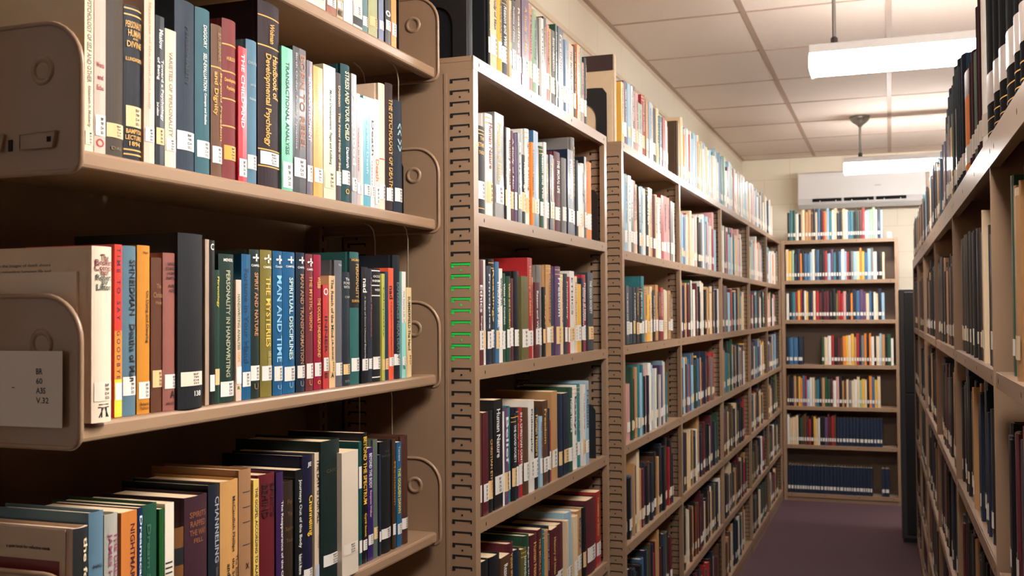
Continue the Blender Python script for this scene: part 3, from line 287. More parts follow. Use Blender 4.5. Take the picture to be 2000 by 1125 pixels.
def book(name,loc,t,h,d,col,kind,label,rz=0,group=None,texts=(),lab=None,calln=True,protr=0):
    R=root(name,label,'book',loc,rz,group)
    t=max(t-.0006,.003); b=min(.004 if kind=='h' else .010,.13*t) if kind in 'hd' else .0005; c=.0022 if kind in 'hd' else .0006
    c=min(c,t*.2)
    N=8 if kind in 'hd' else 2
    ys=[-t/2+t*i/N for i in range(N+1)]
    arc=[(bulge(y,t,b),y) for y in ys]
    g=.0009 if kind in 'hd' else 0
    out=[(-d,-t/2),(-b-.008,-t/2)]+([(-b-.005,-t/2+g)] if g else [])+arc+([(-b-.005,t/2-g)] if g else [])+[(-b-.008,t/2),(-d,t/2)]
    inn=[(-d,t/2-c),(-b-.006,t/2-c)]+[(x-c*1.2,y*(1-2*c/t)) for x,y in arc[::-1]]+[(-b-.006,-t/2+c),(-d,-t/2+c)]
    cm=cmat(col,kind)
    mb=MB(); P=out+inn; n=len(P)
    # U-shaped cover as a strip of quads between outer and inner line
    no=len(out); ni=len(inn)
    vs=[(x,y,z) for z in(0,h) for x,y in P]
    fs=[]
    for i in range(n): j=(i+1)%n; fs.append((i,j,n+j,n+i))
    # caps: fan quads
    oi=list(range(no)); ii=list(range(n-1,no-1,-1))
    a=b_=0
    caps=[]
    while a<no-1 or b_<ni-1:
        if b_>=ni-1 or (a<no-1 and a/(no-1)<=b_/(ni-1)): caps.append((oi[a],oi[a+1],ii[b_])); a+=1
        else: caps.append((oi[a],ii[b_+1],ii[b_])); b_+=1
    fs+=[(p,q,r) for p,q,r in caps]+[(n+p,n+r,n+q) for p,q,r in caps]
    mb.add(vs,fs,cm)
    for k in range(n-1): pass
    mb.build('cover',R)
    e=.0035 if kind=='h' else .0004
    pb=MB(); pb.box(-d+e+.001,-b-c*1.3,-t/2+c*1.02,t/2-c*1.02,e,h-e,PAGES); pb.build('pages',R)
    def sheet(z0,z1,colm,off,y0=-.5,y1=.5,nm='band',par=R):
        q=MB(); K=6; L=[]
        for i in range(K+1):
            y=t*(y0+(y1-y0)*i/K); L.append((bulge(y,t,b)+off,y))
        vs=[(x,y,z) for z in(z0,z1) for x,y in L]
        q.add(vs,[(i,i+1,K+2+i,K+1+i) for i in range(K)],colm,True)
        o=q.build(nm,par,fix=False); return o
    groups={}
    for tx in texts:
        if isinstance(tx,str):
            k=tx[0]
            if k=='B' or k=='R' or k=='W':
                f=float(tx[1:]); cc={'B':GOLD,'R':(190,50,60),'W':(225,222,215)}[k]; sheet(h*(1-f)-.0009,h*(1-f)+.0009,lmat(cc),.0004,nm='rule')
            elif k=='D':
                f=float(tx[1:]); sheet(h*(1-f)-.0007,h*(1-f)+.0007,INK,.0004,-.3,.3,nm='rule')
            elif k=='K':
                f=float(tx[1:]); q=MB(); z=h*(1-f)
                for y0,z0,y1,z1 in ((-.007,.008,.007,.008),(-.008,.005,.008,.005),(-.001,.005,-.007,-.006),(.001,.005,.007,-.006),(-.0035,.005,-.0035,-.006),(.0035,.005,.0035,-.006)):
                    q.tube([(bulge(y0,t,b)+.0003,y0,z+z0),(bulge(y1,t,b)+.0003,y1,z+z1)],.0007,INK,6)
                q.build('printed_mark',R)
            elif k=='P':
                a0,a1=tx.split('.',1)[1].split('.') if tx.count('.')==2 else (tx[2:],'6')
                sheet(h*(1-float('.'+a1)) if float('.'+a1)<.99 else .0005,h*(1-float('.'+a0)) if a0!='0' else h-.0005,lmat((24,24,26)),.0002,nm='dark_panel')
            elif k=='V':
                a0,a1=tx.split('.')[1:]; sheet(h*(1-float('.'+a1)),h*(1-(float('.'+a0) if a0!='0' else 0))-.0005,lmat((222,214,204)),.0002,nm='pale_panel')
            elif k=='S':
                for i in range(16):
                    f=.38+i*.033; sheet(h*(1-f)-.0022+.001*(i/16),h*(1-f),INK,.0003,-.45,.3,nm='stripe')
            elif k=='G':
                sheet(.0005,h*.5,lmat((226,130,40)),.0002,nm='orange_panel'); sheet(.0006,h*.22,lmat((232,205,60)),.0003,nm='yellow_panel')
            continue
        s,mode,fa,fb,yc,w,cc=tx
        vs,fs=text_geo(s); g_=groups.setdefault(tuple(cc),[[],[]]); o=len(g_[0])
        z1=h*(1-fa); z0=h*(1-fb)
        for u,v in vs:
            if mode=='d': y=t*(yc-.5+(v-.5)*w); z=z1-(z1-z0)*u
            else: y=t*(yc-.5+(u-.5)*w); z=z0+(z1-z0)*v
            g_[0].append((bulge(y,t,b)+(.0011 if kind=='h' else .0004),y,z))
        g_[1]+=[tuple(i+o for i in f) for f in fs]
    for cc,(vs,fs) in groups.items():
        q=MB(); q.add(vs,fs,lmat(cc)); q.build('lettering',R,fix=False)
    if lab:
        z1=h*(1-lab[0]); z0=h*(1-lab[1])
        lo=sheet(z0,z1,mat('label_%02x%02x%02x'%tuple(lab[2]),lab[2],.35),.0007,-.42,.46,nm='spine_label')
        if calln:
            q=MB(); ln=['BF','789','D4','S53']; 
            wds={}
            for i,s in enumerate(ln):
                vs,fs=text_geo(s); hh=(z1-z0)/5.2; zt=z1-hh*.6-i*hh*1.12
                q.add([(bulge(t*(.05+u*.2),t,b)+.001,t*(.02+.24*u),zt-hh*.75*(1-v)) for u,v in vs],fs,INK)
            q.build('call_number',lo,fix=False)
    return R
BIG=[[],[],[],[]]   # verts, faces, face colour, face material (0 cover,1 pages,2 label)
def bulk(frame,y0,y1,z,h,d,col,off=0,lab=True,labc=(.72,.68,.61),lz=(.028,.056)):
    """a far book, added to the one mass of far books. frame: local (face +x, along +y) to world"""
    t=y1-y0-.0006; yc=(y0+y1)/2; b=min(.004,.12*t)
    ring=[(-d,-t/2),(-b,-t/2),(0+off*0,-t*.22),(0,t*.22),(-b,t/2),(-d,t/2)]
    V,Fc,Cc,Mm=BIG; o=len(V)
    c=min(.0025,t*.15)
    P=[(x,y,0) for x,y in ring]+[(x,y,h) for x,y in ring]
    P+=[(-d,-t/2+c,h),(-b-.003,-t/2+c,h),(-b-.003,t/2-c,h),(-d,t/2-c,h)]
    P+=[(-d,-t/2+c,h-.004),(-b-.003,-t/2+c,h-.004),(-b-.003,t/2-c,h-.004),(-d,t/2-c,h-.004)]
    fs=[(i,i+1,i+7,i+6) for i in range(5)]
    fs+=[(6,7,13,12),(7,8,9,10,14,13),(10,11,15,14)]
    fs+=[(12,13,17,16),(13,14,18,17),(14,15,19,18)]
    cs=[(col,0)]*len(fs)
    fs+=[(16,17,18,19)]; cs+=[((.62,.5,.36),1)]
    if lab:
        a=lz[0]; e=lz[1]
        lw=.30+.17*((len(V)*7)%10)/10; L=[(-b*.6+.001,-t*lw),(.0012,-t*.2),(.0012,t*.2),(-b*.6+.001,t*lw)]
        P+=[(x,y,a) for x,y in L]+[(x,y,e) for x,y in L]; fs+=[(20,21,25,24),(21,22,26,25),(22,23,27,26)]; cs+=[(labc,2)]*3
    for x,y,zz in P: V.append(tuple(frame@Vector((x+off,yc+y,z+zz))))
    for f,(cc,mm) in zip(fs,cs): Fc.append([i+o for i in f]); Cc.append(cc); Mm.append(mm)
PAL={'w':(226,220,208),'c':(224,198,160),'k':(26,26,28),'n':(30,42,62),'b':(62,104,140),'t':(48,120,130),'r':(164,40,42),'m':(92,34,42),'g':(38,76,56),'o':(224,130,52),'y':(226,176,70),'a':(120,116,112),'l':(150,182,200),'p':(206,152,146),'v':(96,70,104),'B':(92,62,42),'O':(104,98,54),'G':(150,180,150),'T':(186,140,92),'s':(60,66,74)}
CN={'w':'white','c':'cream','k':'black','n':'navy','b':'blue','t':'teal','r':'red','m':'maroon','g':'dark green','o':'orange','y':'yellow','a':'grey','l':'light blue','p':'dusty pink','v':'purple grey','B':'brown','O':'olive','G':'pale green','T':'tan','s':'slate'}
RC={v:CN[k] for k,v in PAL.items()}
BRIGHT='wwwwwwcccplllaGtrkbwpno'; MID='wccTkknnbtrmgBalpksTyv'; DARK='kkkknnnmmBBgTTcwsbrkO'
def fill(frame,y0,y1,z,clear,pal,rng,hm=None,same=None):
    y=y0
    while y<y1-.012:
        if same: t,h,k=.024+rng.random()*.003,same[1]+rng.random()*.002,same[0]
        else:
            t=.012+rng.random()**1.6*.034; k=rng.choice(pal); h=(hm or .2)+rng.uniform(-.03,.028)
            if rng.random()<.06: h+=.03
        t=min(t,y1-y)
        if t<.009: break
        h=min(h,clear-.02); c=PAL[k]; j=rng.uniform(.82,1.12)
        bulk(frame,y,y+t,z,h,h*rng.uniform(.62,.75),tuple(min(1,v*j) for v in lin(c)[:3]),off=-rng.random()*.012,lab=rng.random()<.93,
             labc=(.72,.68,.61) if rng.random()<.75 else (.74,.56,.34),lz=(.026+rng.random()*.006,.054+rng.random()*.01))
        y+=t
ORD=['first','second','third','fourth','fifth','sixth','seventh','eighth','ninth','tenth','eleventh','twelfth','thirteenth','fourteenth','fifteenth','sixteenth','seventeenth','eighteenth','nineteenth','twentieth','twenty-first','twenty-second','twenty-third','twenty-fourth','twenty-fifth','twenty-sixth','twenty-seventh','twenty-eighth','twenty-ninth','thirtieth']
# ---------------------------------------------------------------- shelving
def side_panel(parent,y,w,z0,z1,depth,flange=.024,slots=True,green=None,name='side_panel'):
    """sheet steel side at local y (thickness w), face at x=0, with a front flange and punched slots"""
    mb=MB()
    mb.box(-depth,-.004,y,y+w,z0,z1,PAINT)
    mb.box(-.004,0,y-(flange-w)*(0 if w>flange else 0),y+flange,z0,z1,PAINT)          # front flange
    mb.box(-.062,-.056,y-.0012,y,z0,z1-.03,PAINT)                                   # pressed rib
    mb.box(-depth,-depth+.004,y,y+flange,z0,z1,PAINT)
    if slots:
        z=z1-.045; i=0; ext=.0006
        while z>z0+.02:
            for yy0,yy1 in ((y-ext,y-.00005),(y+w+.00005,y+w+ext)):
                mt=GREEN if (green and green[0]<z<green[1]) else HOLE
                for X in (0,-depth+.062) if i%1==0 else (0,):
                    mb.box(X-.049,X-.008,yy0,yy1,z,z+.0031,mt)
                    
                    if mt is GREEN: mb.box(X-.049,X-.008,yy0,yy1,z+.0031,z+.0044,HOLE); mb.box(X-.049,X-.008,yy0,yy1,z-.0008,z-.00001,mt)
                    mb.box(X-.049,X-.0435,yy0,yy1,z-.0055,z,mt); mb.box(X-.0105,X-.008,yy0,yy1,z-.004,z,mt)
                    if i%3==1: mb.box(X-.030,X-.0265,yy0,yy1,z-.0125,z-.009,mt)
            z-=.0226; i+=1
    return mb.build(name,parent)
def shelf(parent,y0,y1,z,depth,lip=.026,holes=True,name='shelf'):
    mb=MB(); mb.box(-depth,-.0015,y0,y1,z-.010,z,PAINT); mb.box(-.003,0,y0,y1,z-lip,z,PAINT); mb.box(-.016,-.003,y0,y1,z-lip,z-lip+.002,PAINT)
    mb.box(-depth,-depth+.003,y0,y1,z-lip,z-.010,PAINT)
    if holes:
        n=4
        for i in range(n):
            yc=y0+.03+(y1-y0-.06)*i/(n-1)
            mb.prism([(yc+.0022*math.cos(a*math.pi/4),z-lip/2+.0042*math.sin(a*math.pi/4)) for a in range(8)],0,.0003,HOLE,ax='x')
    return mb.build(name,parent,bevel=.0008)
def bookcase(label,loc,rz,W,tiers,depth=.27,first=True,lip=.026,top_full=True,flange=.024,green=None,base=0,group=None,toplip=None,post=False):
    """tiers: shelf-top heights above the floor, highest first"""
    R=root('bookcase',label,'bookcase',loc,rz,group)
    zt=tiers[0]; pw=.0035
    if first: side_panel(R,0,pw,base,zt-.001,depth,flange,green=green)
    # far side panel, its flange turned back to the near side
    mb_y=W-pw if not post else W-flange
    far=side_panel(R,mb_y,pw,base,zt-.001,depth,pw,slots=not post)
    fl=MB()
    if post: fl.box(-.020,0,W-flange,W-.0005,base,zt-.001,PAINT)
    else:
      fl.box(-.004,0,W-flange,W-pw,base,zt-.001,PAINT); fl.box(-.014,-.004,W-flange,W-flange+.002,base,zt-.001,PAINT); fl.build('upright',R)
    a=flange if first else 0
    for i,z in enumerate(tiers):
        if i==0: shelf(R,-.0006 if first else .0002,W-.0002,z,depth+.001,toplip or lip).location.x=.0007
        else: shelf(R,a,W-flange,z,depth-.004,lip)
    bk=MB(); bk.box(-depth+.004,-depth+.006,pw,W-pw,base,zt-.012,PAINTD); bk.build('back_panel',R)
    kz=tiers[-1]-lip
    k=MB(); k.box(-.012,-.004,a,W-flange,0,kz,PAINTD); k.build('kick_plate',R)
    return R
def bookend(label,loc,rz=0,group=None,h=.14,w=.125,flip=1):
    """L-shaped pressed steel bookend standing across the shelf; plate in local XZ"""
    R=root('bookend',label,'bookend',(loc[0],loc[1],loc[2]-.00035),rz,group)
    mb=MB(); r=.02; out=[]
    def arc(cx,cz,r,a0,a1,n=6): return [(cx+r*math.cos(a0+(a1-a0)*i/n),cz+r*math.sin(a0+(a1-a0)*i/n)) for i in range(n+1)]
    # arch-shaped frame: outer outline minus arch, made as quads between matching points
    N=16; cx=-w/2; o=[];q=[]
    inner_w=w*.27; az=h*.45
    for i in range(N+1):
        a=math.pi*i/N
        q.append((cx+inner_w*math.cos(a),az+inner_w*math.sin(a)*1.1))
        X=math.cos(a);Z=math.sin(a); s=min(1/max(abs(X),1e-6)*(w/2),1/max(Z,1e-6)*(h-az))
        ox=cx+X*s; oz=az+Z*s
        kx=w/2-r; 
        if abs(ox-cx)>w/2-r and oz>h-r:
            sg=1 if ox>cx else -1; dx=abs(ox-cx)-(w/2-r); dz=oz-(h-r); L=math.hypot(dx,dz); ox=cx+sg*(w/2-r+dx*r/L) if L>r else ox; oz=h-r+dz*r/L if L>r else oz
        o.append((ox,oz))
    o=[(cx+w/2,0)]+o+[(cx-w/2,0)]; q=[(cx+inner_w,0)]+q+[(cx-inner_w,0)]
    n=len(o); th=.0012
    vs=[(x,y,z) for y in(-th,0) for x,z in o+q]
    fs=[]
    for i in range(n-1):
        fs+=[(i,i+1,n+i+1,n+i),(2*n+i,3*n+i,3*n+i+1,2*n+i+1),(i,2*n+i,2*n+i+1,i+1),(n+i,n+i+1,3*n+i+1,3*n+i)]
    mb.add(vs,fs,BLK); mb.build('plate',R)
    b=MB(); b.box(cx-inner_w,cx+inner_w,-.0012,.09,0,.00025,BLK) if flip>0 else b.box(cx-inner_w,cx+inner_w,-.09,0,0,.00025,BLK); b.build('base_tongue',R)
    return R
# ================================================================ room
XW=-1.113; YW=8.54; ZC=H+1.22; XR=3.2; YB=-3.2
wallm=mat('cream_painted_block',(222,198,160),.6,bump=.3,bscale=60,var=.03,vscale=2)
def blockwall():
    m=bpy.data.materials.new('painted_concrete_block'); m.use_nodes=True; nt=m.node_tree; b=nt.nodes['Principled BSDF']; b.inputs['Roughness'].default_value=.55
    tc=nt.nodes.new('ShaderNodeTexCoord'); mp=nt.nodes.new('ShaderNodeCombineXYZ'); sp=nt.nodes.new('ShaderNodeSeparateXYZ'); ad=nt.nodes.new('ShaderNodeMath'); ad.operation='ADD'
    nt.links.new(tc.outputs['Object'],sp.inputs[0]); nt.links.new(sp.outputs[0],ad.inputs[0]); nt.links.new(sp.outputs[1],ad.inputs[1])
    nt.links.new(ad.outputs[0],mp.inputs[0]); nt.links.new(sp.outputs[2],mp.inputs[1])
    br=nt.nodes.new('ShaderNodeTexBrick'); nt.links.new(mp.outputs[0],br.inputs['Vector'])
    br.inputs['Color1'].default_value=lin((248,238,216)); br.inputs['Color2'].default_value=lin((246,235,213)); br.inputs['Mortar'].default_value=lin((232,216,188))
    br.inputs['Scale'].default_value=1; br.inputs['Mortar Size'].default_value=.003; br.inputs['Mortar Smooth'].default_value=.6; br.inputs['Brick Width'].default_value=.4; br.inputs['Row Height'].default_value=.2
    nt.links.new(br.outputs['Color'],b.inputs['Base Color'])
    n=nt.nodes.new('ShaderNodeTexNoise'); n.inputs['Scale'].default_value=120; nt.links.new(tc.outputs['Object'],n.inputs['Vector'])
    mx=nt.nodes.new('ShaderNodeMath'); mx.operation='MULTIPLY_ADD'; mx.inputs[1].default_value=-2.5; nt.links.new(br.outputs['Fac'],mx.inputs[0]); nt.links.new(n.outputs['Fac'],mx.inputs[2])
    bp=nt.nodes.new('ShaderNodeBump'); bp.inputs['Strength'].default_value=.35; bp.inputs['Distance'].default_value=.0015; nt.links.new(mx.outputs[0],bp.inputs['Height']); nt.links.new(bp.outputs[0],b.inputs['Normal'])
    return m
BW=blockwall()
DIMWALL=mat('dark_unseen_wall',(70,52,40),.5,var=.2,vscale=6,stretch=(6,6,.6))  # dark finish made up for the unseen walls, to cut bounced fill light
def sbox(name,x0,x1,y0,y1,z0,z1,m,label=None):
    mb=MB(); mb.box(x0,x1,y0,y1,z0,z1,m); o=mb.build(name); tag(o,kind='structure'); 
    if label: o['label']=label
    return o
mb=MB(); WY0,WY1,WZ0,WZ1=.56,.70,H-.25,H+.75  # unseen narrow window, added for the bluish reflection on the near bracket
mb.box(XW-.1,XW,YB,WY0,0,ZC,BW); mb.box(XW-.1,XW,WY1,YW+.1,0,ZC,BW); mb.box(XW-.1,XW,WY0,WY1,0,WZ0,BW); mb.box(XW-.1,XW,WY0,WY1,WZ1,ZC,BW)
tag(mb.build('wall_left'),kind='structure')
mb=MB(); mb.box(XW-.07,XW-.04,WY0,WY0+.025,WZ0,WZ1,WHITE); mb.box(XW-.07,XW-.04,WY1-.025,WY1,WZ0,WZ1,WHITE); mb.box(XW-.07,XW-.04,WY0,WY1,WZ0,WZ0+.025,WHITE); mb.box(XW-.07,XW-.04,WY0,WY1,WZ1-.025,WZ1,WHITE)
tag(mb.build('added_window_1'),kind='structure')
sbox('wall_front',XW-.1,XR+.1,YB-.1,YB,0,ZC,DIMWALL); sbox('wall_back',XW,XR,YW,YW+.1,0,ZC,BW)
sbox('wall_right',XR,XR+.1,YB,YW+.1,0,ZC,DIMWALL)
carpet=mat('plum_carpet',(74,48,54),.95,bump=1,bscale=600,var=.25,vscale=260)
sbox('floor',XW-.1,XR+.1,YB-.1,YW+.1,-.05,0,carpet)
tile=mat('mineral_ceiling_tile',(240,224,212),.9,bump=.5,bscale=420,var=.07,vscale=160)
gridm=mat('ceiling_grid_metal',(186,160,142),.5)
sbox('ceiling',XW-.1,XR+.1,YB-.1,YW+.1,ZC,ZC+.05,tile)
mb=MB()
x=.010
while x<XR: mb.box(x-.012,x+.012,YB,YW,ZC-.003,ZC,gridm); x+=.558
x=.010-.558
while x>XW: mb.box(x-.012,x+.012,YB,YW,ZC-.003,ZC,gridm); x-=.558
tag(mb.build('trim_1'),kind='structure',label='ceiling grid bars running along the aisle')
mb=MB(); y=4.286+.664*6
while y>YB: mb.box(XW,XR,y-.007,y+.007,ZC-.0026,ZC,gridm); y-=.664
tag(mb.build('trim_2'),kind='structure',label='ceiling grid bars running across the aisle')
mb=MB(); mb.box(XW,XW+.022,YB,YW,ZC-.004,ZC,gridm); mb.box(XW,XW+.003,YB,YW,ZC-.022,ZC,mat('pale_trim',(238,218,190),.4)); mb.box(XW,XR,YW-.022,YW,ZC-.004,ZC,gridm)
tag(mb.build('trim_3'),kind='structure',label='wall angle trim under the ceiling')
mb=MB(); mb.box(XW,XW+.008,YB,YW,H+1.027,H+1.043,mat('pale_trim',(238,218,190),.4)); tag(mb.build('trim_4'),kind='structure',label='pale surface raceway along the left wall')
# ================================================================ lamps
def fixture(label,y,zb,x0,x1,rods,power=1.0,grp='hanging fluorescent lamps'):
    lensm=mat('glowing_fluorescent_lens_%d'%int(power*100),(255,255,255),.4,emit=LAMP*power)
    R=root('fluorescent_lamp',label,'lamp',((x0+x1)/2,y,zb),0,grp); hx=(x1-x0)/2
    m=MB(); m.prism([(-.082,.060),(.082,.060),(.074,.09),(.05,.098),(-.05,.098),(-.074,.09)],-hx,hx,WHITE,ax='x'); m.build('housing',R,bevel=.002)
    m=MB(); m.prism([(-.078,.062),(-.088,.022),(-.070,.004),(-.03,0),(.03,0),(.070,.004),(.088,.022),(.078,.062)],-hx+.006,hx-.006,lensm,ax='x',smooth=False); m.build('lens',R)
    for s in(-1,1):
        m=MB(); m.prism([(-.070,.066),(-.091,.018),(-.076,.001),(.076,.001),(.091,.018),(.070,.066)],s*hx-(.006 if s>0 else 0),s*hx+(.006 if s<0 else 0),mat('glowing_end_cap',(240,240,240),.4,emit=LAMP*.5),ax='x'); m.build('end_cap',R)
    for rx in rods:
        m=MB(); top=ZC-zb; X=rx-(x0+x1)/2
        m.lathe([(.007,.12),(.007,top-.05)],STEEL,(X,0,0),16); m.lathe([(.0125,.098),(.0125,.125),(.008,.13)],mat('dark_steel',(70,66,64),.4,metal=.7),(X,0,0),16); r=m.build('rod',R)
        m=MB(); m.lathe([(.010,top-.066),(.018,top-.055),(.045,top-.035),(.060,top-.015),(.063,top-.001),(.0,top-.001)],STEEL,(X,0,0),24); m.build('canopy',R)
fixture('farther glowing fluorescent lamp hanging in front of the white air conditioner',6.887,H+.862,-.262,.98,(-.165,.85),.95)
fixture('nearer glowing fluorescent lamp hanging over the right bookcases',3.93,H+.862,-.262,.98,(-.178,.85))
fixture('fluorescent lamp hanging above the nearest bracket shelves, out of the picture',1.3,H+.862,-.08,1.16,(.0,1.08),2.0)
# ================================================================ air conditioner
R=root('air_conditioner','white wall mounted air conditioner above the end bookcase','air conditioner',(-.20,YW,H+.79))
acw=mat('white_plastic',(242,240,238),.35); hw=.462
m=MB(); m.prism([(0,0.02),(-.15,0),(-.20,.03),(-.22,.075),(-.222,.24),(-.215,.268),(-.19,.280),(0,.282)],-hw,hw,acw,ax='x',smooth=False); m.build('casing',R,bevel=.004)
m=MB()
for i in range(3):
    a=-.355+i*.232; m.box(a,a+.215,-.2235,-.2205,.046,.072,HOLE)
m.build('outlet_slot',R)
m=MB(); m.box(-.37,.34,-.229,-.2205,.040,.0455,acw); m.box(-.37,.34,-.226,-.2205,.0725,.076,acw)
for i in range(6): m.box(-.30+i*.116,-.294+i*.116,-.2255,-.221,.044,.056,acw)
m.build('louver',R)
m=MB(); m.box(.10,.145,-.2225,-.2222,.155,.16,mat('grey_print',(185,184,184),.5)); m.build('badge',R)
# small white sensor on top of the end bookcase
m=MB(); m.box(-.014,.014,-.01,.01,0,.045,WHITE); m.box(-.016,.016,-.012,.012,0,.004,WHITE)
tag(m.build('sensor_box',bevel=.002,loc=(.0,7.78,H+.505)),'small white box standing on the right end of the end bookcase','box')
# ================================================================ left bookcases U2, U3
U2Y0,U2Y1=1.871,2.882
T2=[.502,.197,-.104,-.403,-.70,-1.0,-1.29]
bookcase('narrow tan steel bookcase with green marked slots beside the bracket shelves',(-.757,U2Y0,0),0,U2Y1-U2Y0,[z+H for z in T2],depth=.29,green=(H-.10,H+.105))
T3=[.505,.183,-.100,-.394,-.690,-.985,-1.275]
YU=[2.99,3.904,4.926,5.949,6.828,7.695]
nm3=['tan steel bookcase, first of the long run, with slotted end panel','tan steel bookcase, second section of the long left run','tan steel bookcase, middle section of the long left run','tan steel bookcase, fourth section of the long left run','tan steel bookcase, last section of the left run at the corner']
for i in range(5):
    bookcase(nm3[i],(-.74,YU[i],0),0,YU[i+1]-YU[i]-.0004,[z+H for z in T3],depth=.29,first=i==0,group='sections of the long left bookcase run')
TE=[.505,.218,-.064,-.383,-.679,-.953,-1.296]
bookcase('tan steel bookcase facing down the aisle below the air conditioner',(-.735,7.70,0),-math.pi/2,.79,[z+H for z in TE],depth=.27)
FR=lambda x,y,rz: Matrix.Translation((x,y,0))@Matrix.Rotation(rz,4,'Z')
rng=random.Random(7)
# individually built books of U2
def runrow(rows,xs,unit,grp,rz=0,dflt=None):
    for nm,z0,L in rows:
        for i,(y0,y1,h,c) in enumerate(L):
            kind='h' if rng.random()<.6 else 'p'
            t=y1-y0; d=h*rng.uniform(.62,.74)
            ad='slim ' if t<.018 else ('thick ' if t>.043 else '')
            lb='%s%s book, %s from the left on the %s of the %s'%(ad,RC[c],ORD[i],nm,unit)
            lc=(228,222,212) if rng.random()<.75 else (226,190,135)
            f0=1-(.062+rng.random()*.01)/h; f1=1-(.027+rng.random()*.006)/h
            tx=[]
            if rng.random()<.7 and t>.012:
                lum=sum(c)/3; tc=rng.choice([(214,170,90),(225,222,215)]) if lum<120 else rng.choice([(40,36,40),(120,40,40),(50,70,90)])
                w=rng.choice(WORDS); tx=[(w,'d',.08+.05*rng.random(),.5+.15*rng.random(),.5,.42,tc)]
                if kind=='h' and rng.random()<.4: tx+=['B.04','B.09']
            # fixed titles readable in the photo
            if (nm,i) in FIX[unit]: tx=FIX[unit][(nm,i)]
            book('book',(xs-rng.random()*.006,(y0+y1)/2,z0+H+.0005),t,h,max(d,.13) if i or nm!='top shelf' else (.16 if unit[0]=='n' else .235),c,kind,lb,rz,grp%nm,tx,(f0,f1,lc),calln=t>.02)
WORDS=['THE MORAL LIFE','Philosophy','ETHICS','History of Ideas','Values and Conduct','Introduction','THE GOOD SOCIETY','Reason and Will','Essays','Readings','Human Nature','Freedom','A Study of Man','The Idea of Duty','Problems of Ethics','Principles','Right and Wrong','Belief']
Wt=(225,222,215)
FIX={'narrow bookcase':{
 ('second shelf',0):['B.05','B.09',('THE','h',.12,.16,.5,.5,GOLD),('ETHICS','h',.19,.24,.5,.8,GOLD),('THEORY','h',.28,.32,.5,.7,GOLD),'B.93'],
 ('third shelf',0):[('Ethics','d',.24,.5,.5,.6,Wt),('Singer','d',.53,.68,.5,.4,Wt)],
 ('third shelf',5):[('GOOD AND EVIL','d',.1,.4,.5,.6,(30,30,30))],
 ('third shelf',4):[('ETHICS AFTER BABEL','d',.2,.65,.5,.5,Wt)],
 ('fourth shelf',2):[('CHRISTIAN ETHICS','d',.28,.78,.5,.4,(214,150,90))],
 ('fourth shelf',9):[('IN A CHRISTIAN CONTEXT','d',.05,.72,.5,.5,Wt)]},
 'long run':{}}
runrow(U2,-.762,'narrow bookcase','books on the %s of the narrow bookcase')
for r in U3: pass
runrow(U3,-.746,'long run','books on the %s of the first long run section')
fr=FR(-.757,0,0)
# lower, unseen-in-part tiers of U2
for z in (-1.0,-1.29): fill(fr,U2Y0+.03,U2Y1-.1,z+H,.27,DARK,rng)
# tall black books and bookends standing across the tops
book('book',(-.775,1.905,H+.5025),.036,.295,.20,(22,22,25),'h','tallest black book standing at the near end on top of narrow bookcase',0,None,(),None)
bookend('black steel bookend against the black books on top of the narrow bookcase',(-.775,1.884,H+.5025),0,'black bookends',h=.15,w=.13)
big=book('book',(-.76,3.012,H+.5055),.020,.262,.225,(222,196,160),'h','large cream book with dark brown top band facing out on long run',0,None,(),None)
m=MB(); m.box(-.224,-.006,-.0115,-.0098,.215,.2625,lmat((58,34,34))); m.build('brown_band',big)
m=MB(); vs,fs=text_geo('POWER'); m.add([(-.15+.05*u,-.0105,.175+.012*v) for u,v in vs],fs,lmat((200,140,60))); m.build('lettering',big,fix=False)
m=MB()
for i,z in enumerate((.160,.150)): m.box(-.16,-.09,-.0104,-.0098,z,z+.0008,lmat((190,165,135)))
m.build('printed_lines',big)
bookend('black steel bookend with arched cutout against the large cream book',(-.785,2.9985,H+.5055),0,'black bookends',h=.165,w=.145)
bb=book('book',(-.755,3.955,H+.5055),.03,.225,.17,(92,72,52),'h','brown book beside a black bookend on top of the second section',0,None,(),None)
bookend('black steel bookend beside the brown book on the second section top',(-.80,3.937,H+.5055),0,'black bookends',h=.12,w=.07)
for nm,y,z in (('second',2.835,.197),('fourth',2.79,-.403)):
    bookend('black steel bookend closing the %s shelf of the narrow bookcase'%nm,(-.77,y,H+z+.0005),0,'black bookends',h=.15,w=.13,flip=-1)
# the rest of U3
fr=FR(-.748,0,0)
for i in range(5):
    for j,z in enumerate(T3):
        if i==0 and j<3: continue
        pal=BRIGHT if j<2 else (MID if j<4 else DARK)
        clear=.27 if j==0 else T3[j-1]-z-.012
        y0=YU[i]+(.028 if i==0 else .004); y1=YU[i+1]-(.03 if j==0 else rng.choice([.05,.09,.14,.2]))
        if j==0: y0=YU[i]+.07 if i==1 else YU[i]+.003; y1=YU[i+1]-.003
        if i==4 and j==0: y1-=.32
        if i==4: y1-=.10
        fill(fr,y0,y1,z+H+.0005,clear,pal,rng,hm=.215 if j<2 else .2)
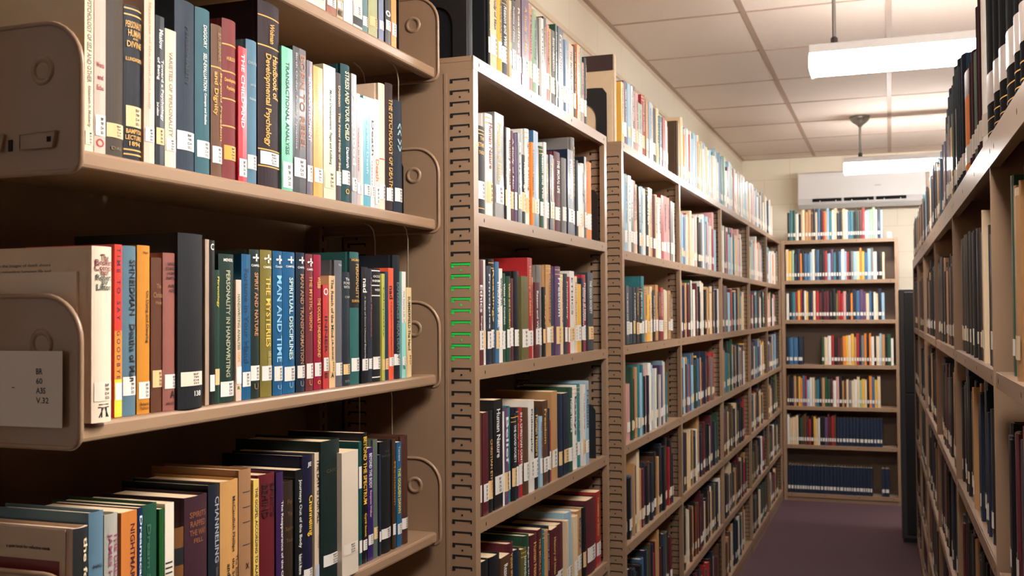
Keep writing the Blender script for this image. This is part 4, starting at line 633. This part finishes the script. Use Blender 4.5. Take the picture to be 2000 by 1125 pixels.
# end bookcase rows
fe=FR(-.735,7.708,-math.pi/2)
def seq(y0,y1,z,s,hm=.205,hv=.02):
    n=len(s); w=[rng.uniform(.7,1.3) for _ in s]; k=(y1-y0)/sum(w); y=y0
    for c,a in zip(s,w):
        if c!=' ':
            h=hm+rng.uniform(-hv,hv); bulk(fe,y,y+a*k,z+H+.0005,h,h*.7,lin(PAL[c])[:3],off=-rng.random()*.006,lz=(.028,.052))
        y+=a*k
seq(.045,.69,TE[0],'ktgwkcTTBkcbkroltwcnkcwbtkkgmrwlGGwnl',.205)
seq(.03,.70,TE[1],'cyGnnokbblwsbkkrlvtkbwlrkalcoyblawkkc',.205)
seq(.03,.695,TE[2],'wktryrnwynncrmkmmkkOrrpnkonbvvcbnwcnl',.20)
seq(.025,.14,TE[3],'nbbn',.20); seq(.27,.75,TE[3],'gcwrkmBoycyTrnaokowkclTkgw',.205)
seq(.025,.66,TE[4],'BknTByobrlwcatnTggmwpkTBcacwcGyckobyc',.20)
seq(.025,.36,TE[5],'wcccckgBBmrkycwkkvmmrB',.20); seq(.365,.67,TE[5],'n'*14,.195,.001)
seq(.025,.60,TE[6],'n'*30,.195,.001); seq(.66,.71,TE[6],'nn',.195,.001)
# ================================================================ right bookcases
RTH=math.pi+math.atan(.0075)
def xr(Y): return .158-.0075*(Y-1.8)
YR=[-.1,.87,1.84,2.82,3.80,4.80,5.62,6.42]
TR=[.285,-.10,-.42,-.73,-1.03,-1.29]
nmr=['dark tan bookcase nearest on the right, under tall black volumes','dark tan bookcase on the right holding brown journals','dark tan bookcase behind the right upright, with thin volumes','dark tan bookcase fourth along the right side','dark tan bookcase fifth along the right side','dark tan bookcase sixth along the right side','dark tan bookcase on the right, farthest, beside the dark cabinet']
for i in range(7):
    Yn,Yf=YR[i],YR[i+1]
    R=bookcase(nmr[i],(xr(Yf),Yf,0),RTH,Yf-Yn-.0004,[z+H for z in TR],depth=.27,first=i==6,flange=.045,post=True,lip=.026,toplip=.05,group='sections of the right bookcase run')
    frr=FR(xr(Yf)+.006,Yf,RTH); W_=Yf-Yn
    for j,z in enumerate(TR):
        clear=.36 if j==0 else TR[j-1]-z-.012
        if j==0:
            if i<=2: 
                if i==2: pass
                continue
            fill(frr,.003,W_-.003,z+H+.0005,.3,MID,rng,hm=.205+.0*i)
        elif i==1 and j==1:
            fill(frr,.10,.132,z+H+.0005,clear,'g',rng,hm=.30,same=('g',.30)); fill(frr,.134,.66,z+H+.0005,clear,'TTTTc',rng,hm=.275); fill(frr,.66,W_-.05,z+H+.0005,clear,'TTkc',rng,hm=.285)
        elif i==2 and j==1: fill(frr,.006,.36,z+H+.0005,clear,'kkkB',rng,hm=.29,same=('k',.27)); fill(frr,.37,.43,z+H+.0005,clear,'T',rng,hm=.235); fill(frr,.44,.60,z+H+.0005,clear,'k',rng,hm=.23,same=('k',.26)); fill(frr,.61,.76,z+H+.0005,clear,'TcBc',rng,hm=.26); fill(frr,.77,.9,z+H+.0005,clear,'k',rng,hm=.23)  # black books here stand in for the dark, shaded shelf interior
        else: fill(frr,.006,W_-rng.choice([.05,.06,.1]),z+H+.0005,clear,'kkkknkmkkksT' if j>1 else 'kkkBTkkT',rng,hm=.24)  # mostly black covers, put in for the shade inside these shelves
RT2=[]
for i,(ya,yb,h,c) in enumerate(RT):
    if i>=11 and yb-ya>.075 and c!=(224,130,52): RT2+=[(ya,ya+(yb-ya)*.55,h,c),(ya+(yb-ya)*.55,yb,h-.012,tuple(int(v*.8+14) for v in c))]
    else: RT2.append((ya,yb,h,c))
for i,(ya,yb,h,c) in enumerate(RT2):
    t=yb-ya; yc=(ya+yb)/2
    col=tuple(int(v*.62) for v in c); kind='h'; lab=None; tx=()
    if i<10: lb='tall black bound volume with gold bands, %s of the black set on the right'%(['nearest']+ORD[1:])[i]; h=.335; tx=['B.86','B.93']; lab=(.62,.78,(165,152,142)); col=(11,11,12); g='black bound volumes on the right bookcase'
    else: lb='%s %s book on the right bookcase top, %s beyond the black volumes'%('tall' if h>.3 else 'upright',RC.get(c,'muted'),ORD[i-10]); lab=(1-.075/h,1-.035/h,(180,168,155)); g='books beyond the black volumes'
    if t<.003: continue
    tt=t-.001
    if i==16: tx=['P.0.24']
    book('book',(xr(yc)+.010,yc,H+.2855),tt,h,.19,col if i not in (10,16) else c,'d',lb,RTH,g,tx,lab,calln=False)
# ---------------------------------------------------------------- the mass of far books
me=bpy.data.meshes.new('shelved_books'); me.from_pydata(BIG[0],[],BIG[1])
def vcmat(name,rough,coat):
    m=bpy.data.materials.new(name); m.use_nodes=True; nt=m.node_tree; b=nt.nodes['Principled BSDF']; b.inputs['Roughness'].default_value=rough; b.inputs['Coat Weight'].default_value=coat
    a=nt.nodes.new('ShaderNodeAttribute'); a.attribute_name='tint'; nt.links.new(a.outputs['Color'],b.inputs['Base Color']); return m
for m in (vcmat('far_book_cover',.42,.15),PAGES,vcmat('far_book_label',.4,0)): me.materials.append(m)
me.polygons.foreach_set('material_index',BIG[3])
ca=me.color_attributes.new('tint','FLOAT_COLOR','CORNER'); buf=[]
for p,c in zip(me.polygons,BIG[2]): buf+=(list(c)+[1])*p.loop_total
ca.data.foreach_set('color',buf)
me.validate()
o=bpy.data.objects.new('shelved_books',me); COL.objects.link(o)
tag(o,'rows of mixed books with white labels filling the farther and lower shelves','books',kind='stuff')
print('far books',len(BIG[1]))
# ================================================================ bracket shelving U1
XF=-.83; XB=-1.09; Y0,Y1=.90,1.852
TB=[.480,.183,-.118,-.422,-.72]
SHADE=mat('brown_shade_board',(118,96,74),.7,var=.15,vscale=10)  # brown tone stands in for the shaded block wall behind the shelves
R=root('bracket_bookcase','tan steel wall bookcase with rounded bracket ends, nearest on left','bookcase',(XF,Y0,0))
def arc(cx,cz,r,a0,a1,n=8): return [(cx+r*math.cos(a0+(a1-a0)*i/n),cz+r*math.sin(a0+(a1-a0)*i/n)) for i in range(n+1)]
XBL=XB-XF
m=MB(); m.box(XBL-.020,XBL-.0185,-.010,Y1-Y0+.01,.05,H+.98,SHADE); m.box(XBL-.020,XBL-.0185,-2.4,-.345,.05,H+1.2,SHADE); m.box(XBL-.020,XBL-.0185,-.195,-.010,.05,H+1.2,SHADE); m.build('back_panel',R)  # dark sheets added over the wall: shade behind the shelves, less bounce onto brackets
for yy in (-.012,Y1-Y0-.018):
    m=MB(); m.box(XBL-.018,XBL+.012,yy,yy+.03,0,H+1.0,PAINTD)
    z=.1
    while z<H+.95: m.box(XBL+.012,XBL+.0125,yy+.012,yy+.018,z,z+.012,HOLE); z+=.0254
    m.build('post',R)
for k,z in enumerate(TB):
    L=Y1-Y0; zz=z+H
    m=MB(); pr=[(XBL+.004,zz-.006),(XBL+.004,zz),(-.004,zz),(-.0012,zz-.0012),(0,zz-.004),(0,zz-.016),(-.001,zz-.019),(-.004,zz-.0205),(-.02,zz-.0205),(-.022,zz-.006)]
    m.prism(pr[::-1],.003,L-.003,PAINT,ax='y',smooth=False); sh=m.build('shelf',R)
    for s,yy in ((0,0),(1,L)):
        m=MB(); out=arc(-.043,zz+.090,.050,math.pi/2,0)+arc(-.008,zz-.010,.015,0,-math.pi/2)+[(XBL+.01,zz-.025),(XBL+.01,zz+.140)]
        out=[(a,b) for a,b in out]
        m.prism(out,yy-.0012,yy+.0012,PAINT,ax='y')
        rim=[(a,yy+(0 if s else 0),b) for a,b in out]
        dn=[]   # densify rim
        for i in range(len(rim)):
            a=Vector(rim[i]); b=Vector(rim[(i+1)%len(rim)]); n=max(1,int((b-a).length/.02)); dn+=[a.lerp(b,q/n) for q in range(n)]
        m.tube(dn,.0032,PAINT,8,closed=True)
        # pressed dimple
        cz=zz+.088; cxx=-.046
        for sgn in (-1,):
            prof=[(.0165,0),(.0150,.0016),(.0125,.0022),(.0100,.0010),(.0088,-.0002),(.0,-.0002)]
            n=24; vs=[];fs=[]
            for r_,dz in prof:
                for q in range(n): a=q*math.tau/n; vs.append((cxx+r_*math.cos(a),yy-.0012-dz,cz+r_*math.sin(a)))
            for i in range(len(prof)-1):
                for q in range(n): fs.append((i*n+q,i*n+(q+1)%n,(i+1)*n+(q+1)%n,(i+1)*n+q))
            m.add(vs,fs,PAINT,True)
        br=m.build('end_bracket',R)
        if s==0:
            q=MB()
            for a,b in ((-.150,-.098),(-.075,-.025)):
                q.prism([(a,zz+.002),(b-.004,zz+.002),(b,zz+.020),(a,zz+.018)],yy-.0042,yy-.0012,PAINT,ax='y'); q.prism([(b-.012,zz+.008),(b-.006,zz+.008),(b-.006,zz+.014),(b-.012,zz+.014)],yy-.0046,yy-.0042,HOLE,ax='y')
            for a,b in ((-.150,-.098),(-.075,-.025)): q.tube([(a,yy-.0042,zz+.002),(b-.004,yy-.0042,zz+.002),(b,yy-.0042,zz+.020),(a,yy-.0042,zz+.018)],.0011,PAINT,6,closed=True)
            q.box(-.094,-.088,yy-.0022,yy-.0012,zz+.001,zz+.014,HOLE)
            q.build('hook_tab',br,bevel=.001)
# label card taped on the near bracket of the third shelf
R=root('label_card','white paper label card taped to the near bracket end, printed BR 60 A35','card',(-.842,Y0-.0062,H-.121))
m=MB(); m.box(-.15,0,-.0004,0,0,.083,mat('grey_white_card',(222,214,206),.6)); m.build('paper',R)
m=MB()
for x_,ln in ((-.036,['BR','60','A35','V.32']),(-.108,['BF','575','.79','A43','1961'])):
    for i,s in enumerate(ln):
        vs,fs=text_geo(s); ww=.0044*len(s)
        m.add([(x_+ww*u,-.0006,.064-i*.0105-.0065*(1-v)) for u,v in vs],fs,INK)
m.box(-.070,-.066,-.0006,-.0004,.042,.043,INK)
m.build('lettering',R,fix=False)
# books on the bracket shelves
for nm,tab,z in (('top',S1,.480),('second',S2,.183),('third',S3,-.118),('fourth',S4,-.422)):
    pre=None
    for i,(y0,y1,h,x,c,kind,ph,tx,lab) in enumerate(tab):
        d=min(.235,max(.125,h*(.72 if kind=='h' else .66)))
        if nm=='third' and i==1: d=.152
        if nm=='third' and i==0: d=.11
        if nm=='third' and i==7: d=.165
        if nm=='fourth' and i==0: d=.13
        if nm=='second' and i==0: d=.165
        if nm=='top': h=max(h,.2)
        book('book',(x-(0 if (nm,i)!=('top',0) else 0),(y0+y1)/2,z+H+.0004),y1-y0,h,d,c,kind,ph,0,'books on the %s bracket shelf'%nm,tx,lab,calln=(y1-y0)>.014)
# the fourth shelf's first book shows its cream and red front board
for o in list(bpy.data.objects):
    if o.get('label','').startswith('worn book showing'):
        m=MB(); h=.188; m.box(-.128,-.012,-.0125,-.0119,.001,h-.001,lmat((190,168,148))); m.build('front_board_print',o)
        m=MB(); m.box(-.122,-.020,-.0128,-.0125,.0,h-.036,lmat((110,22,28))); vs,fs=text_geo('a quiet book for reflective minds'); m.add([(-.095+.062*u,-.0129,h-.026+.005*v) for u,v in vs],fs,INK); m.build('red_panel',o)
    if o.get('label','').startswith('stained cream book'):
        m=MB()
        for i,s in enumerate(['This inquiry into the images of death shows','how the broken connection between life and','death may be restored by new symbols of','continuity in a time of numbing and loss','and is the work of many years of research']):
            vs,fs=text_geo(s); m.add([(-.175+.115*u,-.0162,.172-i*.0065+.0042*v) for u,v in vs],fs,lmat((110,95,85)))
        m.build('cover_lettering',o,fix=False)
        m=MB(); vs,fs=text_geo('KUBLER'); 
# bookends and wires
bookend('black steel bookend closing the third bracket shelf on the right',(-.846,1.776,H-.1175),0,'black bookends',h=.10,w=.12,flip=1)
bookend('black steel bookend closing the second bracket shelf on the right',(-.850,1.752,H+.1835),0,'black bookends',h=.11,w=.12,flip=1)
bookend('black steel bookend closing the top bracket shelf on the right',(-.846,1.728,H+.4805),0,'black bookends',h=.14,w=.12,flip=1)
def wire(label,y,zt,zb,xa=-.865,xb=-.935):
    R=root('wire_bookend',label,'wire bookend',((xa+xb)/2,y,zb)); h=zt-zb; a=(xa-xb)/2
    m=MB(); pts=[(a-.0,-.045,h),(a,-.02,h-.004),(a,-.006,h-.012),(a,0,h-.03),(a,0,.02)]
    pts+=[(a-.006,0,.006),(a-.02,0,0),(-a+.02,0,0),(-a+.006,0,.006),(-a,0,.02),(-a,0,h-.03),(-a,-.006,h-.012),(-a,-.02,h-.004),(-a,-.045,h)]
    m.tube(pts,.0013,WIRE,8); m.build('wire',R)
wire('thin steel wire bookend hanging at the end of the second bracket shelf',1.762,H+.469,H+.21)
wire('thin steel wire bookend hanging at the end of the third bracket shelf',1.80,H+.172,H-.05)
wire('thin steel wire bookend hanging at the end of the fourth bracket shelf',1.80,H-.129,H-.35,-.90,-.97)
# ================================================================ dark cabinet
R=root('metal_cabinet','dark metal cabinet with grey edge standing at the far end on the right','cabinet',(.045,6.50,0))
cb=mat('charcoal_metal',(60,58,60),.4); 
m=MB(); m.box(0,.42,0,.40,.02,1.473,cb); m.build('body',R,bevel=.008)
m=MB(); m.box(.028,.40,-.012,0,.05,.86,BLK); m.build('door',R,bevel=.003); m=MB(); m.box(.028,.40,-.012,0,.87,1.455,BLK); m.build('door',R,bevel=.003)
m=MB(); m.box(.01,.41,.01,.39,0,.02,BLK); m.build('plinth',R)
